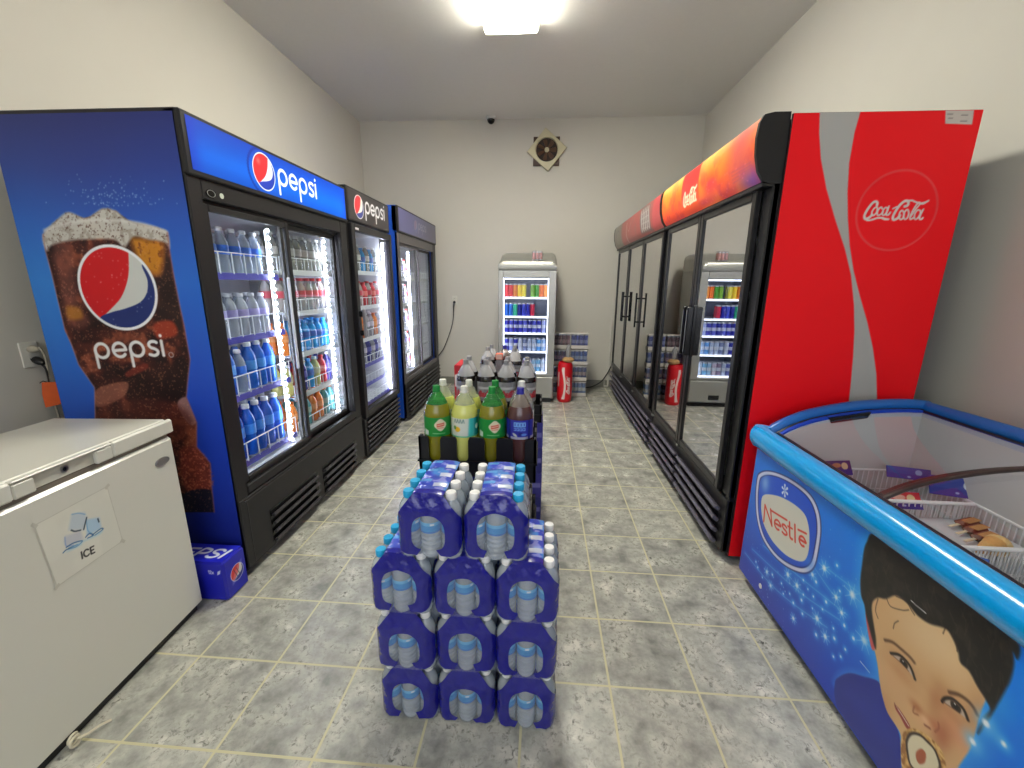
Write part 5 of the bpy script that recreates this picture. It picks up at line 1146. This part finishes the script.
CN = lambda c: ('red' if c[0] > 180 and c[1] < 80 else 'orange' if c[0] > 200 and c[1] < 160 else 'yellow' if c[0] > 200 and c[2] < 100 else 'green' if c[1] > c[0]+20 and c[1] > c[2]+15 else 'dark blue' if c[2] > 130 and c[0] < 100 and c[1] < 110 else 'blue' if c[2] > c[0]+40 else 'silvery')
for (cols, band, nm_), z in zip(rows, SZ):
    for i, c in enumerate(cols):
        if c is None: continue
        for j in (0, 1):
            o = put('can', can_mesh(c, band=band)); o.location = (FX0+.088+.0525*i*(.94 if len(cols) > 9 else 1.03), FY+.10+.056*j, z-.0035)
            tag(o, f'{CN(c)} slim can on the {nm_} of the glowing can fridge', 'can', f'{CN(c)} cans, {nm_} of can fridge')
pk = thing('can_multipack', (1.185, 3.665, 1.632), 'small clear-wrapped pack of pinkish cans on top of the silver can fridge', 'pack')
for i in range(3):
    for j in range(2): o = put('can', can_mesh((190, 130, 126), h=.095, r=.018), pk); o.location = (-.038+.038*i, -.02+.038*j, 0)
MB().box(-.058, -.04, .001, .058, .038, .105, 0, .01).build('wrap', FILMC, pk)
# ---- trays of cans right of it
TRAYW = M('tray_card', (214, 210, 204), .6)
cols = [[((36, 34, 70), (120, 110, 150)), ((44, 40, 84), (120, 96, 140)), ((58, 48, 96), (150, 120, 150)), ((92, 44, 50), (150, 110, 110))], [((120, 150, 190), (206, 214, 206)), ((70, 84, 130), (170, 150, 150)), ((48, 90, 160), (150, 170, 200)), ((52, 70, 150), (140, 150, 196))]]
for ci, (x, cn) in enumerate(((1.505, 'left'), (1.722, 'right'))):
    for k in range(4):
        t = thing('can_tray', (x, 3.97, .2*k), f'white tray of energy drink cans, {("on the floor","second from the floor","third from the floor","topmost")[k]} in the {cn} pile', 'tray', 'can trays beside the can fridge')
        b = MB(); w_, dp = .104, .064
        b.box(-w_, -dp, 0, w_, dp, .006); b.box(-w_, -dp, 0, w_, -dp+.003, .05); b.box(-w_, dp-.003, 0, w_, dp, .05); b.box(-w_, -dp, 0, -w_+.003, dp, .05); b.box(w_-.003, -dp, 0, w_, dp, .05); b.box(-w_, -dp, .185, w_, dp, .192); b.build('tray', TRAYW, t)
        a, bd = cols[ci][k]
        for i in range(4):
            for j in range(2): o = put('can', can_mesh(a, band=bd, r=.0245, h=.176), t); o.location = (-.0755+.0503*i, -.033+.055*j, .0075)
        MB().box(-w_+.001, -dp-.0012, .052, w_-.001, -dp-.0002, .186).build('wrap', clear_mat('tray_wrap', (245, 246, 250), 1.35, .1, (200, 200, 210), .08), t)
# ---- red can-shaped bin
bn = thing('can_shaped_bin', (1.545, 3.70, 0), 'red can-shaped bin with a white ribbon standing in front of the can trays', 'bin')
r = .088; MB().lathe([(0, .0), (r*.86, 0), (r*.97, .02), (r, .04), (r, .43), (r*.97, .455), (r*.88, .475), (r*.88, .482), (r*.84, .482), (r*.84, .40), (0, .40)], 32).build('body', M('bin_red', (214, 20, 34), .3), bn)
rr = r+.0008; A = Art(-PI*rr, PI*rr, .042, .428, .003, (214, 22, 34))
A.poly([(-.035, .43), (-.012, .43), (-.01, .36), (.004, .28), (.012, .20), (.004, .10), (-.004, .04), (-.04, .04), (-.024, .10), (-.014, .18), (-.018, .26), (-.034, .34), (-.046, .40)], (232, 214, 206))
script_logo(A, lambda a, b: (.062-(470-b)/170*.045+.0, .10+(a-110)/560*.22), .009, (236, 224, 218))
A.stroke([(-.09, .2), (-.09, .36)], .02, (232, 214, 206)); put('wrap_print', A.mesh('wrap_print', lambda U, V: (rr*np.sin(U/rr), -rr*np.cos(U/rr), V), art_mat('printed_tin', .3)), bn)
b = MB(); b.lathe([(0, .0), (.05, 0), (.066, .012), (.07, .03), (.055, .048), (.03, .055), (0, .055)], 14, X=Matrix.Translation((0, 0, 0)) @ Matrix.Diagonal((1, 1, 1, 1)))
o = b.build('cardboard_scrap', M('card_tan', (176, 138, 92), .8, noise=.2, bump=.5)); o.location = (1.575, 3.69, .483); tag(o, 'crumpled tan cardboard lying on the red can-shaped bin', 'cardboard')
o = MB().lathe([(0, 0), (.024, 0), (.028, .01), (.028, .09), (.024, .11), (.012, .135), (.011, .15), (0, .15)], 16).build('empty_bottle', clear_mat('empty_plastic', (230, 230, 232), 1.4, .05, (206, 206, 206), .35)); o.location = (1.572, 3.70, .539); tag(o, 'clear empty bottle standing on the cardboard over the red bin', 'bottle')

# ================================================================== small fittings
fan = thing('extractor_fan', (1.262, YB, 2.965), 'cream diamond-shaped extractor fan with brown blades high on the back wall', 'fan')
BRN = M('fan_brown', (70, 46, 34), .5); CREAM = M('fan_cream', (206, 198, 164), .45)
b = MB(); b.box(-.165, -.02, -.175, .155, -.0005, .150, 0, .004); b.build('back_plate', [BRN], fan)
Rf = Matrix.Rotation(math.radians(40), 4, 'Y'); b = MB(); s_ = .158
s_ = .172; n = 40; out = []
for k in range(n):
    a = 2*PI*k/n; m_ = s_/max(abs(math.cos(a)), abs(math.sin(a))); out.append((m_*math.cos(a), m_*math.sin(a)))
vs_ = []; fs_ = []
for k in range(n):
    a = 2*PI*k/n; c, sn = math.cos(a), math.sin(a)
    vs_ += [(.130*c, -.030, .130*sn), (.138*c, -.052, .138*sn), (out[k][0]*.97, -.048, out[k][1]*.97), (out[k][0], -.042, out[k][1]), (out[k][0], -.0205, out[k][1])]
for k in range(n):
    for j in range(4): a, c = 5*k+j, 5*((k+1) % n)+j; fs_.append((a, a+1, c+1, c))
b.add(vs_, fs_, 0, False, Rf); b.build('face_plate', [CREAM], fan, recalc=False)
MB().lathe([(0, 0), (.130, 0), (.130, .002), (0, .002)], 32, X=Matrix.Translation((0, -.021, 0)) @ Matrix.Rotation(PI/2, 4, 'X')).build('duct', M('fan_dark', (44, 28, 22), .6), fan)
for k in range(7):
    X = Matrix.Rotation(2*PI*k/7, 4, 'Y') @ Matrix.Translation((.062, -.034, 0)) @ Matrix.Rotation(math.radians(28), 4, 'X')
    MB().prism([(-.04, -.012), (.05, -.034), (.058, .0), (.05, .03), (-.04, .012)], 'y', -.001, .001, X=X).build('blade', M('fan_blade', (92, 66, 50), .3), fan)
MB().lathe([(0, 0), (.028, 0), (.028, .014), (.02, .02), (0, .021)], 20, X=Matrix.Translation((0, -.028, 0)) @ Matrix.Rotation(PI/2, 4, 'X')).build('hub', CREAM, fan)
dm = thing('security_camera', (.585, 4.36, HC), 'small dark dome security camera on the ceiling by the back wall', 'camera')
MB().lathe([(0, -.001), (.058, -.001), (.06, -.02), (.05, -.034), (0, -.034)], 24).build('mount', M('camera_white', (205, 203, 196), .4), dm)
MB().lathe([(.046, -.034), (.044, -.05), (.034, -.068), (.018, -.08), (0, -.084)], 24).build('dome', M('camera_dome', (18, 17, 17), .12), dm)
PLATE = M('outlet_plate', (222, 219, 208), .4)
def outlet(loc, rz, label):
    t = thing('wall_outlet', loc, label, 'outlet', None, rz); b = MB(); b.box(-.036, -.007, -.058, .036, -.0005, .058, 0, .004); b.build('plate', PLATE, t)
    for z in (-.022, .022):
        b = MB(); b.lathe([(0, 0), (.016, 0), (.016, .0015), (0, .0015)], 16, X=Matrix.Translation((0, -.007, z)) @ Matrix.Rotation(PI/2, 4, 'X'))
        for x in (-.006, .006): b.box(x-.001, -.0095, z-.004, x+.001, -.0084, z+.006, 1)
        b.build('socket', [PLATE, BLK2], t)
    return t
outlet((XL, .512, 1.045), -PI/2+PI, 'white wall outlet on the left wall beside the tall blue cooler'); 
outlet((.075, YB, 1.155), 0, 'white wall outlet on the back wall above the black cord')
def cord(name, plug, pts, col, label, r=.0045, plugs=None):
    t = thing(name, pts[0], label, 'cord'); P = [tuple(np.array(p)-np.array(pts[0])) for p in spline(pts, False, 8)]
    MB().tube(P, r, 8).build('cable', M('cable_%d_%d_%d' % col, col, .5), t)
    b = MB(); b.lathe([(0, 0), (.014, 0), (.017, .008), (.015, .03), (.008, .045), (0, .046)], 14, X=plug); b.build('plug', M('plug_%d_%d_%d' % col, col, .45), t); return t
xw = XL+.012
cord('power_cord', Matrix.Rotation(PI/2+.5, 4, 'Y'), [(xw, .518, 1.024), (xw+.035, .522, .985), (xw+.03, .53, .93), (xw+.012, .54, .84), (xw+.012, .545, .7), (xw+.02, .54, .3)], (26, 25, 26), 'black power cord plugged into the left wall outlet')
cord('power_cord', Matrix.Rotation(PI/2, 4, 'Y'), [(xw, .512, 1.07), (xw+.045, .514, 1.075), (xw+.05, .522, 1.03), (xw+.035, .53, .95), (xw+.02, .535, .86), (xw+.016, .54, .7), (xw+.014, .53, .3)], (176, 168, 150), 'beige power cord with a grey plug at the left wall outlet', .004)
tg = thing('warning_tag', (xw+.055, .508, .865), 'orange tag hanging on the cord beside the tall blue cooler', 'tag')
MB().prism([(-.03, -.062), (.03, -.055), (.042, .0), (.03, .05), (-.022, .056), (-.03, .0)], 'x', -.0015, .0015, X=Matrix.Rotation(-.66, 4, 'Z')).build('tag_sheet', M('tag_orange', (226, 96, 34), .5, noise=.1), tg)
MB().tube([(-.034, -.01, .05), (-.02, -.006, .06), (.0, .0, .05)], .002, 6).build('tie', BLK, tg)
yw = YB-.014
cord('power_cord', Matrix.Rotation(PI/2, 4, 'X'), [(.075, yw, 1.13), (.07, yw-.03, 1.10), (.06, yw-.02, .95), (.035, yw-.012, .82), (-.02, yw-.012, .66), (-.09, yw-.012, .5), (-.17, yw-.02, .38), (-.24, yw-.06, .2), (-.26, yw-.08, .012)], (24, 23, 24), 'black cord curving down the back wall beside the blue-sided cooler', .006)
cord('floor_cord', Matrix.Translation((0, 0, 0)) @ Matrix.Scale(.4, 4), [(1.84, 4.36, .01), (1.90, 4.36, .012), (1.98, 4.38, .03), (2.08, 4.40, .09), (2.15, 4.41, .19), (2.20, 4.41, .3), (2.26, 4.41, .45)], (30, 29, 28), 'black cord rising from the floor to the red three-door cooler', .008)
b = MB(); b.box(2.165, YB-.022, .012, 2.185, YB-.012, .95, 0, .003); b.box(2.12, YB-.022, .012, 2.165, YB-.012, .030, 0, .003); b.box(2.12, YB-.022, .03, 2.128, YB-.012, .13, 0, .003)
tag(b.build('cable_conduit', M('conduit_white', (214, 211, 202), .45)), 'thin white conduit running up the back wall beside the red three-door cooler', 'conduit')

# ================================================================== inside the ice cream freezer
def basket(y0, y1, z0, z1, label):
    t = thing('wire_basket', (XN+.065, (y0+y1)/2, z0), label, 'basket', 'wire baskets in the ice cream freezer'); w_, h_, d_ = .535, z1-z0, (y1-y0)/2-.004
    b = MB(); r = .0016
    def wall(p0, p1, n, e=0):
        for k in range(e, n+1-e):
            x, y = p0[0]+(p1[0]-p0[0])*k/n, p0[1]+(p1[1]-p0[1])*k/n; b.box(x-r, y-r, 0, x+r, y+r, h_)
    wall((0, -d_), (w_, -d_), 26); wall((0, d_), (w_, d_), 26); wall((0, -d_), (0, d_), 14, 1); wall((w_, -d_), (w_, d_), 14, 1)
    for k in range(15):
        y = -d_+2*d_*k/14; b.box(.001, y-r*.9, -r*.9, w_-.001, y+r*.9, r*.9)
    for k in range(9):
        x = w_*k/8; b.box(x-r*.85, -d_+.001, -r*.8, x+r*.85, d_-.001, r*.8)
    for z in (h_*.33, h_*.66):
        q = r*.8; b.box(-r*.7, -d_-q, z-q, w_+r*.7, -d_+q, z+q); b.box(-r*.7, d_-q, z-q, w_+r*.7, d_+q, z+q); b.box(-q*.9, -d_, z-q*1.1, q*.9, d_, z+q*1.1); b.box(w_-q*.9, -d_, z-q*1.1, w_+q*.9, d_, z+q*1.1)
    b.build('mesh_sides', WIRE, t)
    b = MB(); q = .0055; b.tube([(0, -d_, h_), (w_, -d_, h_), (w_, d_, h_), (0, d_, h_)], q, 8, closed=True, sm=False); b.build('top_rail', WIRE, t); return t
for k, (y0, y1) in enumerate(((.28, .56), (-.0, .28), (-.28, 0.), (-.56, -.28))):
    basket(y0, y1, .36, .615, f'white wire basket in the ice cream freezer, {("farthest, by the red cooler","second from the far end","third from the far end","nearest the viewer")[k]}')
def card(x, y, z, rz, w_, h_, tilt, base, spot, label, lip=None):
    t = thing('price_card', (x, y, z), label, 'card', 'cards clipped in the ice cream freezer', rz); t.rotation_euler = (tilt, 0, rz)
    MB().box(-w_/2, 0, 0, w_/2, .004, h_, 0, .001).build('holder', M('holder_blue', (40, 60, 150), .35), t)
    A = Art(-w_/2+.002, w_/2-.002, .001, h_-.001, .0016, base); A.ell(w_*.22, h_*.62, h_*.24, h_*.24, spot); A.ell(-w_*.1, h_*.68, w_*.18, h_*.16, lip or spot, op=.9); A.C[A.V < h_*.4] = (44, 52, 150)
    A.ell(0, h_*.2, .006, .004, (170, 190, 230)); put('card_print', A.mesh('card_print', lambda U, V: (U, 0*U-.0008, V), art_mat('printed_card', .4)), t)
CARDS = [(.30, .52, .60, 0.15, .13, .085, -.5, (70, 50, 120), (226, 190, 150), 'violet price card with a cream picture in the farthest freezer basket', (214, 140, 90)), (.10, .50, .585, .1, .10, .05, -.6, (70, 70, 150), (226, 170, 120), 'small card with a round orange picture close to the freezer rim', (226, 160, 110)),
         (.50, .44, .63, -.25, .17, .065, -.5, (30, 70, 160), (150, 180, 226), 'plain blue price card by the far wall of the ice cream freezer', (30, 70, 160)), (.36, .27, .59, .0, .15, .085, -.6, (206, 40, 52), (226, 200, 150), 'red and blue price card in the second freezer basket', (236, 190, 170)),
         (.575, .32, .62, -.3, .19, .10, -.5, (52, 70, 160), (226, 230, 236), 'large blue price card with a white dot near the freezer back rail', (52, 70, 160)), (.22, -.09, .60, -.6, .12, .07, -.5, (50, 110, 206), (60, 120, 210), 'blue price card just inside the bright blue rim, nearest the viewer', (40, 90, 190))]
for x, y, z, rz, w_, h_, tl, bs, sp_, lb, lp in CARDS: card(XN+x, y, z, rz, w_*.85, h_*.72, tl, bs, sp_, lb, lp)
bx = thing('ice_cream_box', (XN+.44, .14, .365), 'grey carton with chocolate ice cream bars laid on it, in the second freezer basket', 'box'); 
CHOC = M('chocolate', (110, 62, 42), .4, noise=.25, nscale=200, bump=.4); STK = M('wood_stick', (222, 206, 176), .6)
MB().box(-.13, -.125, 0, .15, .125, .20, 0, .006).build('carton', M('carton_pale', (196, 200, 206), .5), bx)
for i, (x, y) in enumerate(((.53, .222), (.515, .178), (.50, .134), (.485, .090))):
    t = thing('ice_cream_bar', (XN+x, y, .5655), f'chocolate ice cream bar on a stick, {("farthest","second","third","nearest")[i]} of the four in the freezer', 'ice cream', 'chocolate bars in the freezer', .35)
    MB().box(-.045, -.019, 0, .04, .019, .02, 0, .009).build('bar', CHOC, t); MB().box(-.095, -.005, .008, -.044, .005, .011, 0, .001).build('stick', STK, t); MB().box(-.03, -.0195, .0195, .036, .005, .0215, 0, .002).build('biscuit_face', M('biscuit', (186, 140, 84), .6, noise=.2), t)
t = thing('ice_cream_cone', (XN+.44, .045, .5655), 'nutty ice cream cone lying next to the chocolate bars in the freezer', 'ice cream', None, .35)
MB().lathe([(0, -.09), (.006, -.088), (.030, 0), (.031, .006)], 18, X=Matrix.Rotation(PI/2, 4, 'Y') @ Matrix.Translation((-.031, 0, 0))).build('cone', M('wafer', (206, 160, 96), .6, noise=.2, nscale=150), t)
MB().lathe([(.031, .0), (.034, .012), (.030, .028), (.016, .04), (0, .043)], 18, X=Matrix.Rotation(PI/2, 4, 'Y') @ Matrix.Translation((-.031, 0, 0))).build('scoop', M('nut_cream', (222, 190, 130), .5, noise=.4, nscale=120, bump=.5), t)
